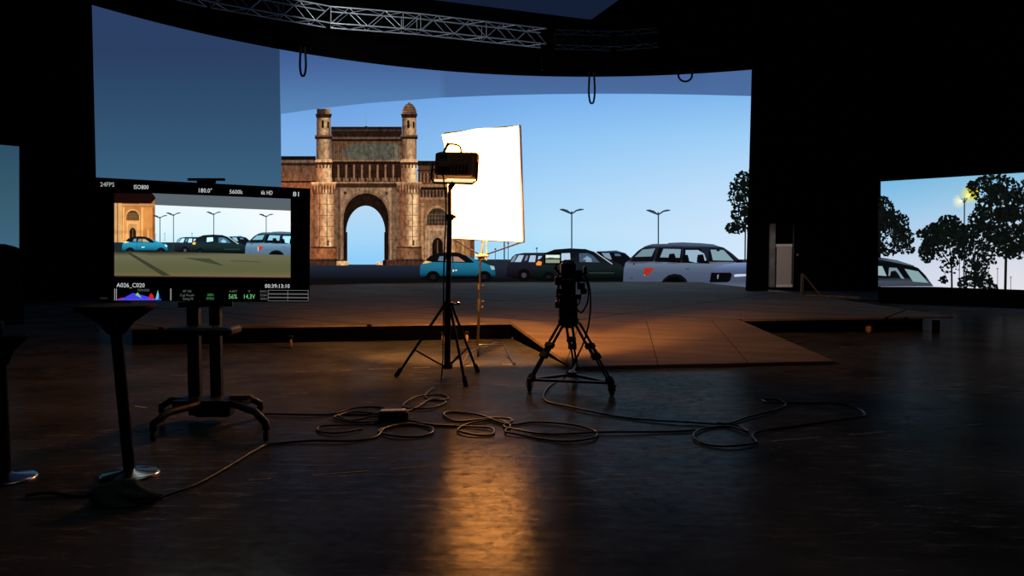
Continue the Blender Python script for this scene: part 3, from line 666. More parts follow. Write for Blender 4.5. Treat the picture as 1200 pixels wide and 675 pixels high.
foliage(rctx, 'tree', 'picture of a round tree with a bare forked trunk', [(1112, 272, 22, 15, 520), (1094, 280, 15, 18, 330), (1128, 283, 14, 20, 330), (1112, 258, 12, 6, 90), (1086, 296, 10, 12, 150), (1080, 274, 7, 5, 40), (1113, 300, 18, 12, 90), (1106, 328, 6, 4, 26), (1112, 314, 12, 8, 30)],
        [(1115.5, 338, 1115, 305, 2.2), (1115, 312, 1104, 296, 1.3), (1115, 306, 1124, 288, 1.3), (1115, 305, 1112, 285, 1.2)], size=2.4)
foliage(rctx, 'shrub', 'picture of dark shrubs under the lamp', [(1144, 312, 16, 16, 300), (1146, 328, 18, 9, 260), (1128, 332, 6, 7, 70), (1158, 336, 12, 5, 90)], [(1142, 340, 1142, 318, 1.4)], size=2.0)
foliage(rctx, 'tree', 'picture of the largest tree, cut off by the edge of the photo', [(1166, 222, 30, 18, 420), (1180, 250, 40, 26, 700), (1172, 280, 36, 18, 420), (1190, 292, 26, 12, 200), (1150, 262, 16, 20, 200), (1148, 292, 12, 10, 60), (1160, 304, 10, 6, 40), (1140, 218, 8, 6, 40), (1215, 250, 30, 45, 500), (1138, 268, 6, 10, 40)],
        [(1178, 341, 1179, 295, 3.2), (1179, 300, 1180, 210, 2.2), (1179, 285, 1160, 262, 1.4), (1180, 270, 1200, 248, 1.4)], size=2.6)
draw(rctx, 'lit_leaf', [([(cx - r, cy), (cx, cy - r * .8), (cx + r, cy + .4), (cx + .3, cy + r * .7)], (150 + 12 * k, 150 + 6 * k, 24), 13) for k, (cx, cy, r) in enumerate(((1136, 223, 2.2), (1140, 226, 2.4), (1143, 230, 2.0), (1138, 231, 1.8), (1133.5, 221, 1.6), (1145, 224, 1.8)))])
for x, y0, y1 in ((1169, 314, 342), (1184.5, 324, 342)): draw(rctx, 'distant_pole', [(rect(x - .5, y0, x + .5, y1), (130, 132, 140), 3), (rect(x - 1.2, y0, x + 1.2, y0 + 1.6), (130, 132, 140), 3)])
cctx = Ctx(fn, rs, clip=(rctx.clip[0], 150, 1330, 400), step=None, zl=2)
car(cctx, 'picture of a dark parked car with pale windows', [(1010, 336), (1010, 302), (1030, 301.5), (1046, 304), (1064, 309.5), (1076, 314), (1084, 322), (1094, 335.5)], lambda x, y: ramp(y, [(301, (44, 58, 70)), (308, (14, 16, 20)), (326, (14, 16, 20)), (328, (86, 96, 112)), (335, (72, 82, 98))]),
    [([(1020, 322), (1022, 311.5), (1034, 312), (1039, 323.5)], (150, 176, 186)), ([(1041, 323), (1042, 313.5), (1051, 314), (1060, 327)], (120, 144, 158)), ([(1060, 315), (1076, 318), (1088, 331.5), (1070, 330)], (132, 164, 168))],
    extras=[('roof_rail', [([(1026, 303), (1050, 304.5), (1072, 311.5), (1070, 312), (1050, 306)], (80, 96, 108), 14)]), ('seat_silhouette', [([(1043, 323.5), (1044, 318), (1049, 317), (1052, 320), (1056, 326.5)], (12, 12, 16), 14), ([(1014, 324), (1016, 319), (1022, 318), (1027, 324)], (12, 12, 16), 14)])])

LA, LB = (-12.55, 16.4), (-10.65, 16.05)
LA, LB = (-14.5, 12.8), (-10.78, 16.3)
A, B, nrm, fn = flat_screen(LA, LB, 0, 3.9)
ls = thing('side_screen', 'small dark blue strip of video screen cut off by the photo edge', 'screen', (B.x, B.y, 0))
zt = fn(27, 172, 0).z
MB().hexa([A - nrm * .15, B - nrm * .15, B - nrm * .02, A - nrm * .02] + [p + Vector((0, 0, zt + .02)) for p in (A - nrm * .15, B - nrm * .15, B - nrm * .02, A - nrm * .02)]).build('cabinet', M['black'], ls)
lctx = Ctx(fn, ls, step=None)
eA, eB = edge_px(A, zt), edge_px(B, zt)
draw(lctx, 'sky_panel', [([eA, eB, (eB[0], 300), (eA[0], 300)], lambda x, y: ramp(y, [(165, (44, 76, 100)), (220, (52, 88, 104)), (292, (62, 100, 124))]), 0)], M['sky'], grid=14)
draw(lctx, 'dark_ground', [([(eA[0], 310), (-60, 284), (6, 286), (18, 289), (eB[0], 291), (eB[0], 430), (eA[0], 470)], (1, 1, 2), 2)])

# dim screen overhead
cs_pts = [Vector((3.35, 31.8, 11.5)), Vector((-11.5, 26.2, 11.5)), Vector((-11.5, 14, 11.5)), Vector((9.4, 14, 11.5))]
cs = thing('ceiling_screen', 'dim navy overhead video panel at the top of the photo', 'screen', (0, 22, 11.5))
MB().prism(cs_pts, (0, 0, 0.004)).build('panel_face', emat('ceiling_screen_light', (19, 30, 52)), cs)
MB().prism([p + Vector((0, 0, .01)) for p in cs_pts], (0, 0, 0.15)).build('cabinet', M['black'], cs)

# black valance over the video wall
hv = MB()
hv.add([wall_pt(i / n * 1.0, z, .08) for i in range(n + 1) for z in (WZ1, 12.9)], [(2 * i, 2 * i + 2, 2 * i + 3, 2 * i + 1) for i in range(n)])
struct(hv.build('trim_1', M['room']))

# ------------------------------------------------------------------ lighting truss
def truss(name, label, pts, s=0.62, mat=None):
    pts = [Vector(p) for p in pts]
    root = thing(name, label, 'truss', pts[0])
    off = [Vector((0, 0, 0)), Vector((0, 0, s))]
    prs = []
    for a, b in zip(pts, pts[1:]):
        d = (b - a).normalized(); q = Vector((-d.y, d.x, 0)).normalized() * s
        prs.append((a, b, q))
    for o_, z in ((0, 0), (0, s), (1, 0), (1, s)):
        m = MB()
        for a, b, q in prs: m.cyl(a + q * o_ + Vector((0, 0, z)), b + q * o_ + Vector((0, 0, z)), .026, seg=8)
        m.build('chord', mat, root)
    lat = MB()
    for a, b, q in prs:
        L = (b - a).length; k = max(1, round(L / .62)); 
        for i in range(k):
            p, r = a + (b - a) * (i / k), a + (b - a) * ((i + 1) / k)
            for o_ in (Vector((0, 0, 0)), q):
                u, v = (p, r) if i % 2 == 0 else (r, p)
                lat.cyl(u + o_, v + o_ + Vector((0, 0, s)), .013, seg=6, caps=False)
            for z in (0, s):
                u, v = (p, r + q) if i % 2 == 0 else (p + q, r)
                lat.cyl(u + Vector((0, 0, z)), v + Vector((0, 0, z)), .013, seg=6, caps=False)
            if i % 4 == 0:
                lat.cyl(p, p + Vector((0, 0, s)), .016, seg=6, caps=False); lat.cyl(p + q, p + q + Vector((0, 0, s)), .016, seg=6, caps=False)
    lat.build('lattice', mat, root)
    return root
ZT = 10.3
tp = [Vector((-13.5, 22.9, ZT)), G(251, 3, ZT), G(388, 27, ZT), G(493, 35, ZT), G(570, 43.5, ZT), G(640, 51, ZT)]
truss('lighting_truss', 'long silver lattice truss hanging above the video wall', tp, mat=M['truss'])
truss('lighting_truss', 'short dim truss continuing beyond the bright one', [G(652, 52, ZT), G(720, 54, ZT), G(770, 50, ZT)], mat=pmat('truss_shade_tone', (26, 26, 27), .5, metal=.6))  # dimness put into the colour: a darker copy of the truss metal

# hanging cable loops in front of the wall
def loop(px, yt, yb, w, label):
    a = on_wall(px, yt, 0)
    Y = a.y - 1.6
    pts = [P(px - w * .5, yt - 8, Y)] + [P(px - w * .5 * math.cos(t * math.pi / 8), yt + (yb - yt) * math.sin(t * math.pi / 8), Y) for t in range(9)] + [P(px + w * .5, yt - 8, Y)] if w > 10 else [P(px - w * .35, yt - 8, Y), P(px - w * .5, yt + (yb - yt) * .5, Y), P(px - w * .3, yb - 2, Y), P(px, yb, Y), P(px + w * .3, yb - 2, Y), P(px + w * .5, yt + (yb - yt) * .5, Y), P(px + w * .35, yt - 8, Y)]
    o = MB().tube(smooth_path(pts, 6), .045, 8).build('cable_loop', M['cable'])
    tag(o, label, 'cable', None)
loop(355, 63, 89, 7, 'black cable loop hanging above the gateway')
loop(693.5, 92, 121, 7, 'long black cable loop hanging in front of the open sky')
loop(803, 88, 95.5, 16, 'shallow black cable loop peeking below the valance')
tag(MB().tube([P(635, 50, 29.5), P(635.3, 82, 29.5)], .02, 6).build('hanging_cable', M['cable']), 'thin straight cable hanging from the truss', 'cable')

# ------------------------------------------------------------------ stage platform
ZS = 0.3
F0, F1 = G(152, 384, ZS), G(597, 378, ZS)
F2 = G(1117, 371, ZS)
front = [F0, F1, F2]
deck_poly = [F0, F1, F2, Vector((9.3, 23.4, ZS)), Vector((9.3, 25.2, ZS)), Vector((8.6, 34.0, ZS))] + [wall_pt(t, ZS, .06) for t in (.82, .7, .55, .4, .25, .1, .0)] + [Vector((-9.6, 18.8, ZS))]
if wall_pt(0, 0).x < 0:
    deck_poly = [F0, F1, F2, Vector((9.3, 23.4, ZS)), Vector((9.3, 25.2, ZS)), Vector((8.6, 34.0, ZS))] + [wall_pt(t, ZS, .02) for t in (.88, .75, .6, .45, .3, .15, .0)] + [Vector((-9.6, 18.8, ZS))]
stage = thing('stage_platform', 'low wide wooden stage platform in front of the curved video wall', 'stage', (0, 20, 0))
MB().prism([p - Vector((0, 0, .035)) for p in deck_poly], (0, 0, .035)).build('deck', M['deck'], stage)
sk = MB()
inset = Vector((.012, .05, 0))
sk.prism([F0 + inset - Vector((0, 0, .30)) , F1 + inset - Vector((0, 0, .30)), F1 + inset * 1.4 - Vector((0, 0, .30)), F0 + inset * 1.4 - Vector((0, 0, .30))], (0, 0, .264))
plabel(sk.build('skirt', M['room'], stage), 'black fascia under the front edge')
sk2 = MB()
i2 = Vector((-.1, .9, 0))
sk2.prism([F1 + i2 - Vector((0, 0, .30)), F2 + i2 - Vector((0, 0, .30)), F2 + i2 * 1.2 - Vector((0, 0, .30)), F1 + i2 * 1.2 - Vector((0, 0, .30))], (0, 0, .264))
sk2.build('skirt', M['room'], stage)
for px, py in ((341, 403), (519, 398), (547, 397), (1018, 385)):
    p = G(px, py + 5, 0)
    m = MB(); m.lathe(p + Vector((-.02, 0, .075)), [(0.03, 0), (.07, .005), (.075, .02), (.07, .035), (.03, .04)], 20, (1, 0.25, 0))
    w = m.build('caster', M['caster'], stage)
    MB().box(p + Vector((0, .02, .165)), (.06, .07, .07)).build('bracket', M['blackmetal'], w)

p_ = G(1100, 391, 0); MB().box(p_ + Vector((0, .1, .13)), (.10, .10, .26)).build('support_leg', M['blackmetal'], stage)
# ramp down to the studio floor
R0, R1 = G(599, 378, ZS - .002), G(866, 374.5, ZS - .002)
R2, R3 = G(978, 423, .05), G(672, 429.5, .05)
rp = thing('ramp', 'plywood loading ramp sloping from the stage down to the floor', 'ramp', ((R0 + R2) / 2).xy.to_3d())
R0b, R1b = R0 + Vector((0, -.012, 0)), R1 + Vector((0, -.012, 0))
th = Vector((0, 0, -.045))
MB().hexa([R3 + th, R2 + th, R1b + th, R0b + th, R3, R2, R1b, R0b]).build('surface', M['ramp'], rp)
dn = lambda p, z: Vector((p.x, p.y, z))
for a, b in ((R0b, R3), (R1b, R2)):
    side = MB()
    o_ = Vector((.03 if a is R0b else -.03, .0, 0)); e = Vector((.05 if a is R0b else -.05, 0, 0))
    a_, b_ = a + o_ + (b - a) * .01, b + o_ + (a - b) * .02
    side.hexa([dn(a_, .003), dn(b_, .003), dn(b_, .003) + e, dn(a_, .003) + e, a_ + th, b_ + th, b_ + th + e, a_ + th + e])
    side.build('side_board', M['room'], rp)
# pale brace behind
br = thing('timber_brace', 'pale timber brace propped on the stage beside the black partition', 'brace', G(941, 346, ZS))
b0 = G(939.5, 347, ZS); Yb = b0.y
MB().cyl(b0, P(940.5, 320.5, Yb), .055, .05, seg=4).build('post', M['palewood'], br)
MB().cyl(P(941.5, 322, Yb - .02), P(963, 348, Yb - .02), .032, seg=4).build('strut', M['palewood'], br)
sq = [G(941, 346.8, ZS), G(1006, 350.3, ZS), G(1008, 350, ZS), G(943, 346.5, ZS)]
MB().hexa([p + Vector((0, 0, .002)) for p in sq] + [p + Vector((0, 0, .06)) for p in sq]).build('sole_plate', M['palewood'], br)

# ------------------------------------------------------------------ black partition with doorway
YP = 25.3
def px_at(px, Y, z=0): # x in metres of a pixel column at depth Y (ground level)
    return P(px, 337, Y).x
xl, xr = px_at(876.5, YP), px_at(1028.5, YP)
dl, dr_ = px_at(900, YP), px_at(931, YP)
zd = P(915, 261, YP).z
def lean(z): return (z - .5) * .018
part = MB()
def slab(x0, x1, z0, z1, l0=0, y=YP):
    part.hexa([(x0 + l0 * lean(z0), y, z0), (x1, y, z0), (x1, y + .25, z0), (x0 + l0 * lean(z0), y + .25, z0), (x0 + l0 * lean(z1), y, z1), (x1, y, z1), (x1, y + .25, z1), (x0 + l0 * lean(z1), y + .25, z1)])
slab(xl, dl, ZS + .002, zd, 1); slab(dr_, xr, ZS + .002, zd); slab(xl, xr, zd, H, 0)
part.v[-8].x += lean(zd); part.v[-5].x += lean(zd); part.v[-4].x += lean(9.8); part.v[-1].x += lean(9.8)
struct(part.build('wall_partition', M['room']))
dz = P(915, 338.5, YP).z
door = thing('door_1', 'pale half-height door panel in a doorway in the black partition', 'door', ((dl + dr_) / 2, YP, ZS))
struct(door); del door['category']
pxz = lambda px, py, dy=0: P(px, py, YP + dy)
def pbox(x0, y0, x1, y1, dy, t): 
    a, b = pxz(x0, y1, dy), pxz(x1, y0, dy)
    return MB().box(((a.x + b.x) / 2, YP + dy + t / 2, (a.z + b.z) / 2), (abs(b.x - a.x), t, abs(b.z - a.z)))
plabel(pbox(901.5, 262, 909, 336.5, -.03, .1).build('door_frame', pmat('grey_jamb', (105, 103, 103), .7, noise=.4, scale=4), door), 'grey upright jamb')
pbox(908, 262, 929, 287, .2, .02).build('dark_pane', M['room'], door)
pn = pbox(910, 287, 928, 335.5, .05, .05).build('door_panel', M['paledoor'], door)
m = pbox(909.5, 286, 928.5, 289, .02, .03); m2 = pbox(909.5, 333.5, 928.5, 336.5, .02, .03)
m.v += m2.v; m.f += [tuple(i + 8 for i in f) for f in m2.f]; m.smooth += m2.smooth
plabel(m.build('panel_rail', pmat('door_rail', (205, 200, 196), .6), pn), 'lighter rail')
pbox(929.2, 263, 930.6, 336, -.03, .06).build('door_edge', pmat('thin_jamb', (90, 88, 86), .6), door)
tag(MB().cyl(pxz(934.5, 300, -.04), pxz(934.5, 297, -.04), .03, seg=10).build('door_bell', M['dullsteel']), 'tiny pale fitting on the partition beside the doorway', 'fitting')

# ------------------------------------------------------------------ lamp stand, lamp, bounce frame
LY = 9.05
base = G(526, 443, 0); LY = base.y
lx = base.x
zc = P(526, 357, LY).z     # collar height
stand = thing('light_stand', 'tall black tripod light stand with splayed legs', 'stand', (lx, LY, 0))
zt_ = P(527, 218, LY).z
pole = MB(); xt = P(527, 218, LY).x
pole.cyl((lx - .02, LY, .14), (lx - .01, LY, zc + .06), .04, seg=14)
pole.cyl((lx - .01, LY, zc), (xt, LY, (zc + zt_) / 2 + .35), .031, seg=14)
pole.cyl((xt, LY, (zc + zt_) / 2 + .35), (xt, LY, zt_), .022, seg=12)
pole.build('pole', M['blackmetal'], stand)
col_ = MB().cyl((lx, LY, zc - .03), (lx, LY, zc + .03), .062, seg=16).cyl((xt, LY, (zc + zt_) / 2 + .31), (xt, LY, (zc + zt_) / 2 + .38), .046, seg=14).cyl((lx - .02, LY, .12), (lx - .02, LY, .17), .065, seg=16)
col_.build('collar', M['plastic'], stand)
kn = MB().cyl((lx + .05, LY - .02, zc + .01), (lx + .12, LY - .05, zc + .01), .012, seg=8).lathe((lx + .12, LY - .05, zc + .01), [(.012, -.015), (.026, -.01), (.026, .02), (.012, .025)], 12, (.3, -.2, .9))
plabel(kn.build('knob', M['steel'], stand), 'chrome tightening knob')
kn2 = MB().lathe((xt + .05, LY, (zc + zt_) / 2 + .35), [(.01, -.02), (.022, -.01), (.022, .02), (.01, .025)], 12, (1, 0, 0)); kn2.build('knob', M['steel'], stand)
for (fx, fy), hub in (((464, 441), None), ((560, 436), None), ((546, 453), None)):
    ft = G(fx, fy, 0); ang = (ft - Vector((lx, LY, 0))).normalized()
    top = Vector((lx, LY, zc)) + ang * .05
    leg = MB().cyl(top, ft + Vector((0, 0, .02)) - ang * .02, .018, .016, seg=8)
    lo = leg.build('leg', M['blackmetal'], stand)
    mid = top.lerp(ft, .62)
    MB().cyl(mid, Vector((lx - .02, LY, .15)) + ang * .05, .013, seg=8).build('brace', M['blackmetal'], lo)
    MB().cyl(ft + Vector((0, 0, .005)) - ang * .0, ft + (top - ft).normalized() * .12 + Vector((0, 0, .0)), .028, .026, seg=10).build('rubber_foot', M['rubber'], lo)

# lamp head
LC = P(531, 194, LY - .02)
lamp = thing('panel_lamp', 'black film lamp on the tall stand facing the bright white frame', 'lamp', LC)
aim = Vector((-.5, 10.8, 1.6))
yaw = math.radians(-9); tilt = math.radians(-4)
RM = (Matrix.Rotation(yaw, 3, 'Z') @ Matrix.Rotation(tilt, 3, 'X') @ Matrix.Rotation(math.radians(2.5), 3, 'Y'))
T = lambda x, y, z: LC + RM @ Vector((x, y, z))
hb = MB().rbox(T(.0, .06, .02), (.46, .14, .28), RM, .02); hb.rbox(T(.02, .17, .03), (.50, .12, .32), RM, .015)
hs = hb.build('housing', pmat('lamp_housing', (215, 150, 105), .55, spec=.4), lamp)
fins = MB()
for i in range(9): fins.box(T(-.17 + i * .043, -.02, -.05), (.012, .03, .12), RM)
fins.build('cooling_fin', M['plastic'], hs)
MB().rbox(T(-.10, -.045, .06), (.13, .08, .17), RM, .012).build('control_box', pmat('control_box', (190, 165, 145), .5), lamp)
MB().box(T(-.10, -.088, .095), (.08, .006, .05), RM).build('display', pmat('dull_lcd', (70, 78, 84), .3), lamp)
lbl = MB().box(T(-.20, -.014, -.055), (.085, .006, .018), RM).box(T(.09, -.014, -.05), (.10, .006, .02), RM)
plabel(lbl.build('name_plate', pmat('grey_plate', (230, 228, 225), .5), lamp), 'grey name plate')
yk = MB().tube([T(-.275, .06, .03), T(-.28, .06, -.16), T(-.24, .06, -.205), T(.24, .06, -.205), T(.29, .06, -.16), T(.29, .06, .06)], .013, 8)
yk.build('yoke', M['blackmetal'], lamp)
plabel(MB().box(T(.0, .10, -.172), (.50, .03, .03), RM).build('lit_rim', emat('warm_rim', (255, 226, 170), 1.0, False), lamp), 'glowing warm rim of the lens opening')
hd = MB().tube(smooth_path([T(-.13, .02, .16), T(-.09, .0, .24), T(-.03, -.01, .26), T(.07, -.01, .235), T(.09, .0, .16)], 5), .011, 8); hd.build('handle', M['blackmetal'], lamp)
MB().cyl(T(-.15, -.03, .08), T(-.07, -.02, .27), .016, seg=8).build('latch', M['blackmetal'], lamp)
MB().rbox(T(.285, .06, .02), (.03, .05, .07), RM, .01).build('tilt_knob', M['plastic'], lamp)
MB().cyl(T(0, .06, -.205), (xt, LY, zt_ - .02), .03, .034, seg=14).build('spigot', M['blackmetal'], lamp)
MB().box(T(.02, .235, .03), (.45, .012, .27), RM).build('lens', emat('lamp_lens', (255, 190, 110), 6.0), lamp)
plabel(lamp.children[-1], 'glowing warm lens')
# real spot inside the head
sp = bpy.data.lights.new('lamp_beam', 'SPOT'); sp.energy = 1050; sp.color = (1.0, .39, .095); sp.spot_size = math.radians(92); sp.spot_blend = .4; sp.shadow_soft_size = .12
so = bpy.data.objects.new('lamp_beam', sp); COL.objects.link(so); so.location = T(.02, .28, .03)
so.rotation_euler = (aim - so.location).to_track_quat('-Z', 'Y').to_euler()

# bounce frame on its stand
FY = 11.0
fr = thing('diffusion_frame', 'brilliant white fabric frame glowing behind the black lamp', 'reflector', P(563, 283, FY))
c4 = [P(519.5, 156, FY + .58), P(607.5, 147, FY - .55), P(612, 283.5, FY - .55), P(529, 279, FY + .58)]
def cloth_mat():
    m, nt, out = new_mat('cloth_added_glow')
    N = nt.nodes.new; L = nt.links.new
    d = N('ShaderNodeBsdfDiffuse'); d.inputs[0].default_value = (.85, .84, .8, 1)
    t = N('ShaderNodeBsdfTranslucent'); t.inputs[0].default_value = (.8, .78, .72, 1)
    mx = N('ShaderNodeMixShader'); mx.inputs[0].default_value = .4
    e = N('ShaderNodeEmission'); e.inputs[0].default_value = (1, .36, .08, 1); e.inputs[1].default_value = 14.0  # emission added to the cloth stands in for lamp light it scatters
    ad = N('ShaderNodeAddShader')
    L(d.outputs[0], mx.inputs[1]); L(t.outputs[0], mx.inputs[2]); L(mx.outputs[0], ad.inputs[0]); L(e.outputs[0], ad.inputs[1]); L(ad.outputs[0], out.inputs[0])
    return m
cl = MB(); nx, ny = 14, 20; vv = []
for j in range(ny + 1):
    for i in range(nx + 1):
        u, v = i / nx, j / ny
        p = (c4[0] * (1 - u) + c4[1] * u) * (1 - v) + (c4[3] * (1 - u) + c4[2] * u) * v
        sag = .02 * math.sin(math.pi * u) * math.sin(math.pi * v)
        corner = max(0, 1 - math.hypot(u, v * 1.2) / .12)
        vv.append(p + Vector((-.02 * corner, sag - .03 * corner, -.03 * corner)) + Vector((0, 0, -.012 * math.sin(math.pi * u * 3) if j == 0 else 0)))
cl.add(vv, [(j * (nx + 1) + i, j * (nx + 1) + i + 1, (j + 1) * (nx + 1) + i + 1, (j + 1) * (nx + 1) + i) for j in range(ny) for i in range(nx)], True)
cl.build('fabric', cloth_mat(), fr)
ft_ = MB()
fo = Vector((.025, .025, 0))
for a, b in ((c4[0], c4[1]), (c4[1], c4[2]), (c4[2], c4[3]), (c4[3], c4[0])): ft_.cyl(a + fo, b + fo, .013, seg=8)
plabel(ft_.build('frame_tube', pmat('frame_tube', (70, 60, 50), .5), fr), 'thin frame tube around the cloth')
ear = MB(); hubp = P(565, 300, FY)
ear.cyl(P(531, 280.5, FY + .58), hubp, .011, seg=8); ear.cyl(P(611, 284, FY - .52), hubp, .011, seg=8)
ear.build('support_ear', M['dullsteel'], fr)

cst = thing('grip_stand', 'slim chrome grip stand carrying the white frame', 'stand', G(561, 424, 0))
cb = G(561, 424, 0); CY = FY
cx_ = P(561, 400, CY).x
col1 = MB()
z0_ = P(560, 419, CY).z
seq = [(560, 419, .020), (560.5, 385, .020), (561.5, 360, .016), (562, 335, .014), (563, 300, .012)]
for (xa, ya, ra), (xb, yb, rb) in zip(seq, seq[1:]): col1.cyl(P(xa, ya, CY), P(xb, yb, CY), ra, seg=12)
col1.build('column', pmat('warm_steel', (120, 104, 90), .35, metal=.9), cst)
for (x_, y_) in ((561, 336), (561.5, 354), (561, 361), (560.5, 408)):
    k_ = MB().cyl(P(x_, y_ + 3.5, CY), P(x_, y_ - 3.5, CY), .032, seg=14)
    k_.cyl(P(x_, y_, CY), P(x_ + 4.5, y_ - 1, CY - .03), .011, seg=8).lathe(P(x_ + 4.5, y_ - 1, CY - .03), [(.008, -.004), (.018, 0), (.018, .014), (.008, .018)], 10, (1, -.3, .2))
    k_.build('locking_collar', M['dullsteel'], cst)
gh = MB().lathe(P(564, 301, CY), [(.02, -.03), (.05, -.02), (.055, 0), (.05, .02), (.02, .03)], 16, (.1, -1, 0)).cyl(P(563, 305, CY), P(566, 282, CY), .014, seg=8).cyl(P(570, 305, CY - .05), P(570, 280, CY), .010, seg=8)
gh.cyl(P(558, 300, CY - .06), P(573, 299, CY - .06), .022, seg=10)
plabel(gh.build('grip_head', pmat('warm_lit_grip', (225, 190, 140), .4, metal=.5), cst), 'clamp head tinted as if lit warm')  # warm lamp light painted into the clamp head colour
zl = P(562, 404, CY).z
for k, (ax, ay, fx, fy) in enumerate(((590.5, 403, 602.5, 428), (541, 409, 541, 431), (573, 398, 590, 404))):
    a = Vector((cx_, CY, zl - .04 * k)); f = G(fx, fy, 0); 
    knee = Vector((0, 0, 0)); knee = a + (Vector((f.x, f.y, a.z)) - a) * (.62 if k else .0)
    if k == 0: knee = Vector((P(590.5, 403, CY).x, CY - .02, a.z))
    f = f + Vector((0, 0, .014))
    m = MB().tube([a, knee, knee.lerp(f, .12) , f], .013, 8)
    m.cyl(f + Vector((0, 0, -.013)), f + Vector((0, 0, .02)), .02, seg=10)
    m.build('leg', M['dullsteel'], cst)

# ------------------------------------------------------------------ cinema camera on a rolling tripod
TB = G(667, 452, 0); TY = TB.y - .0
tx = TB.x
tri = thing('camera_tripod', 'heavy black camera tripod on a wheeled spreader', 'tripod', (tx, TY, 0))
zb = P(667, 372, TY).z
bowl = MB().lathe((tx - .01, TY, zb - .06), [(.05, -.06), (.10, -.03), (.12, .0), (.12, .05), (.09, .07)], 20)
bowl.build('bowl', M['blackmetal'], tri)
wheels_px = [(620.5, 459), (717, 463.5), (674, 437)]
top_off = [(-.09, -.03), (.09, -.03), (0, .09)]
feet = []
for (wx, wy), (ox, oy) in zip(wheels_px, top_off):
    g = G(wx, wy, 0); foot = g + Vector((0, 0, .12)); feet.append(g)
    top = Vector((tx + ox, TY + oy, zb - .07))
    ft2 = foot + (top - foot) * .04
    d = (ft2 - top); side_ = d.cross(Vector((0, 0, 1))).normalized() * .035
    m = MB()
    for s_ in (-1, 1): m.cyl(top + side_ * s_, top + d * .55 + side_ * s_, .016, seg=8)
    leg = m.build('leg', M['blackmetal'], tri)
    m = MB()
    for s_ in (-.55, .55): m.cyl(top + d * .42 + side_ * s_, ft2 + side_ * s_, .013, seg=8)
    m.build('lower_tube', M['dullsteel'] if False else M['blackmetal'], leg)
    R_ = d.normalized().to_track_quat('Z', 'Y').to_matrix()
    for k_, s3 in ((.40, (.11, .05, .05)), (.58, (.10, .05, .06)), (.98, (.07, .05, .07))): MB().box(top + d * k_, s3, R_).build('clamp', M['plastic'], leg)
hubz = Vector((tx + .0, TY + .0, .14))
spr = MB()
hub = Vector((sum(f.x for f in feet) / 3, sum(f.y for f in feet) / 3, .135))
for f in feet:
    a = f + Vector((0, 0, .135)); spr.box((a + hub) / 2, (.045, (a - hub).length, .03), (a - hub).to_track_quat('Y', 'Z').to_matrix())
spr.cyl(hub - Vector((0, 0, .03)), hub + Vector((0, 0, .03)), .06, seg=16)
# front tie bar
a, b = feet[0] + Vector((-.03, 0, .135)), feet[1] + Vector((.03, 0, .135))
spr.box((a + b) / 2, (.04, (a - b).length, .028), (b - a).to_track_quat('Y', 'Z').to_matrix())
spr.build('spreader', M['blackmetal'], tri)
for f in feet:
    w = MB().lathe(f + Vector((-.02, 0, .055)), [(.02, 0), (.05, .002), (.055, .012), (.055, .028), (.05, .038), (.02, .04)], 18, (1, .2, 0)).build('caster', M['rubber'], tri)
    MB().box(f + Vector((0, .01, .112)), (.09, .06, .012)).box(f + Vector((-.035, 0, .085)), (.008, .05, .06)).box(f + Vector((.035, 0, .085)), (.008, .05, .06)).build('fork', M['blackmetal'], w)
# mid level plate
mp_ = MB().lathe(P(667, 437, TY + .1), [(.03, -.02), (.045, -.01), (.045, .02), (.02, .03)], 14); plabel(mp_.build('floor_lock', M['steel'], tri), 'pale metal lock under the legs')

cz = lambda py: P(667, py, TY).z
cxx = lambda px: P(px, 337, TY).x
cam = thing('cinema_camera', 'black cinema camera rig seen from behind on the tripod', 'camera', (tx, TY, zb))
def cbox(x0, y0, x1, y1, y, d, bev=.012):
    return MB().rbox(((cxx(x0) + cxx(x1)) / 2, TY + y, (cz(y0) + cz(y1)) / 2), (abs(cxx(x1) - cxx(x0)), d, abs(cz(y0) - cz(y1))), None, bev)
cbox(655, 350, 676, 373, 0, .2).build('fluid_head', M['blackmetal'], cam)
MB().lathe((cxx(654), TY, cz(357)), [(.02, -.03), (.04, -.02), (.04, .03), (.03, .035)], 14, (-1, 0, 0)).build('drag_knob', M['plastic'], cam)
cbox(653, 344, 679, 350, .03, .4).build('base_plate', M['blackmetal'], cam)
body = cbox(657, 308, 674, 345, .05, .30).build('body', M['plastic'], cam)
cbox(659, 326, 672, 342, -.14, .07).build('battery', M['plastic'], cam)
cbox(663, 306, 671, 312, -.02, .1).build('top_handle', M['blackmetal'], cam)
MB().tube([(cxx(661), TY - .05, cz(309)), (cxx(661), TY - .05, cz(305.5)), (cxx(673), TY + .15, cz(305.5)), (cxx(673), TY + .15, cz(309))], .012, 8).build('handle_bar', M['blackmetal'], cam)
MB().lathe((cxx(666), TY + .2, cz(328)), [(.055, 0), (.06, .05), (.075, .22), (.085, .24)], 20, (0, 1, 0)).build('lens', M['plastic'], cam)
cbox(656, 316, 677, 340, .46, .10).build('matte_box', M['black'], cam)
for x0, y0, x1, y1, yy in ((675, 316, 682, 330, 0), (676, 331, 685, 339, -.05), (650, 324, 657, 334, -.04), (684, 312, 687.5, 322, .02), (652, 338, 657, 349, -.05)):
    cbox(x0, y0, x1, y1, yy, .09, .008).build('accessory', M['plastic'], cam)
MB().lathe((cxx(681), TY - .06, cz(341)), [(.02, 0), (.035, .01), (.035, .05), (.02, .06)], 14, (1, 0, 0)).build('focus_wheel', M['plastic'], cam)
mon = cbox(637, 296, 657, 309.5, -.10, .035, .006).build('viewfinder_screen', M['plastic'], cam)
ms = MB().box(((cxx(638.8) + cxx(655)) / 2, TY - .121, (cz(298.5) + cz(308)) / 2), (cxx(655) - cxx(638.8), .003, cz(298.5) - cz(308)))
me_s = picture_mat('finder_picture')
o = ms.build('finder_image', emat('finder_dark', (150, 160, 140), .9, False), mon)
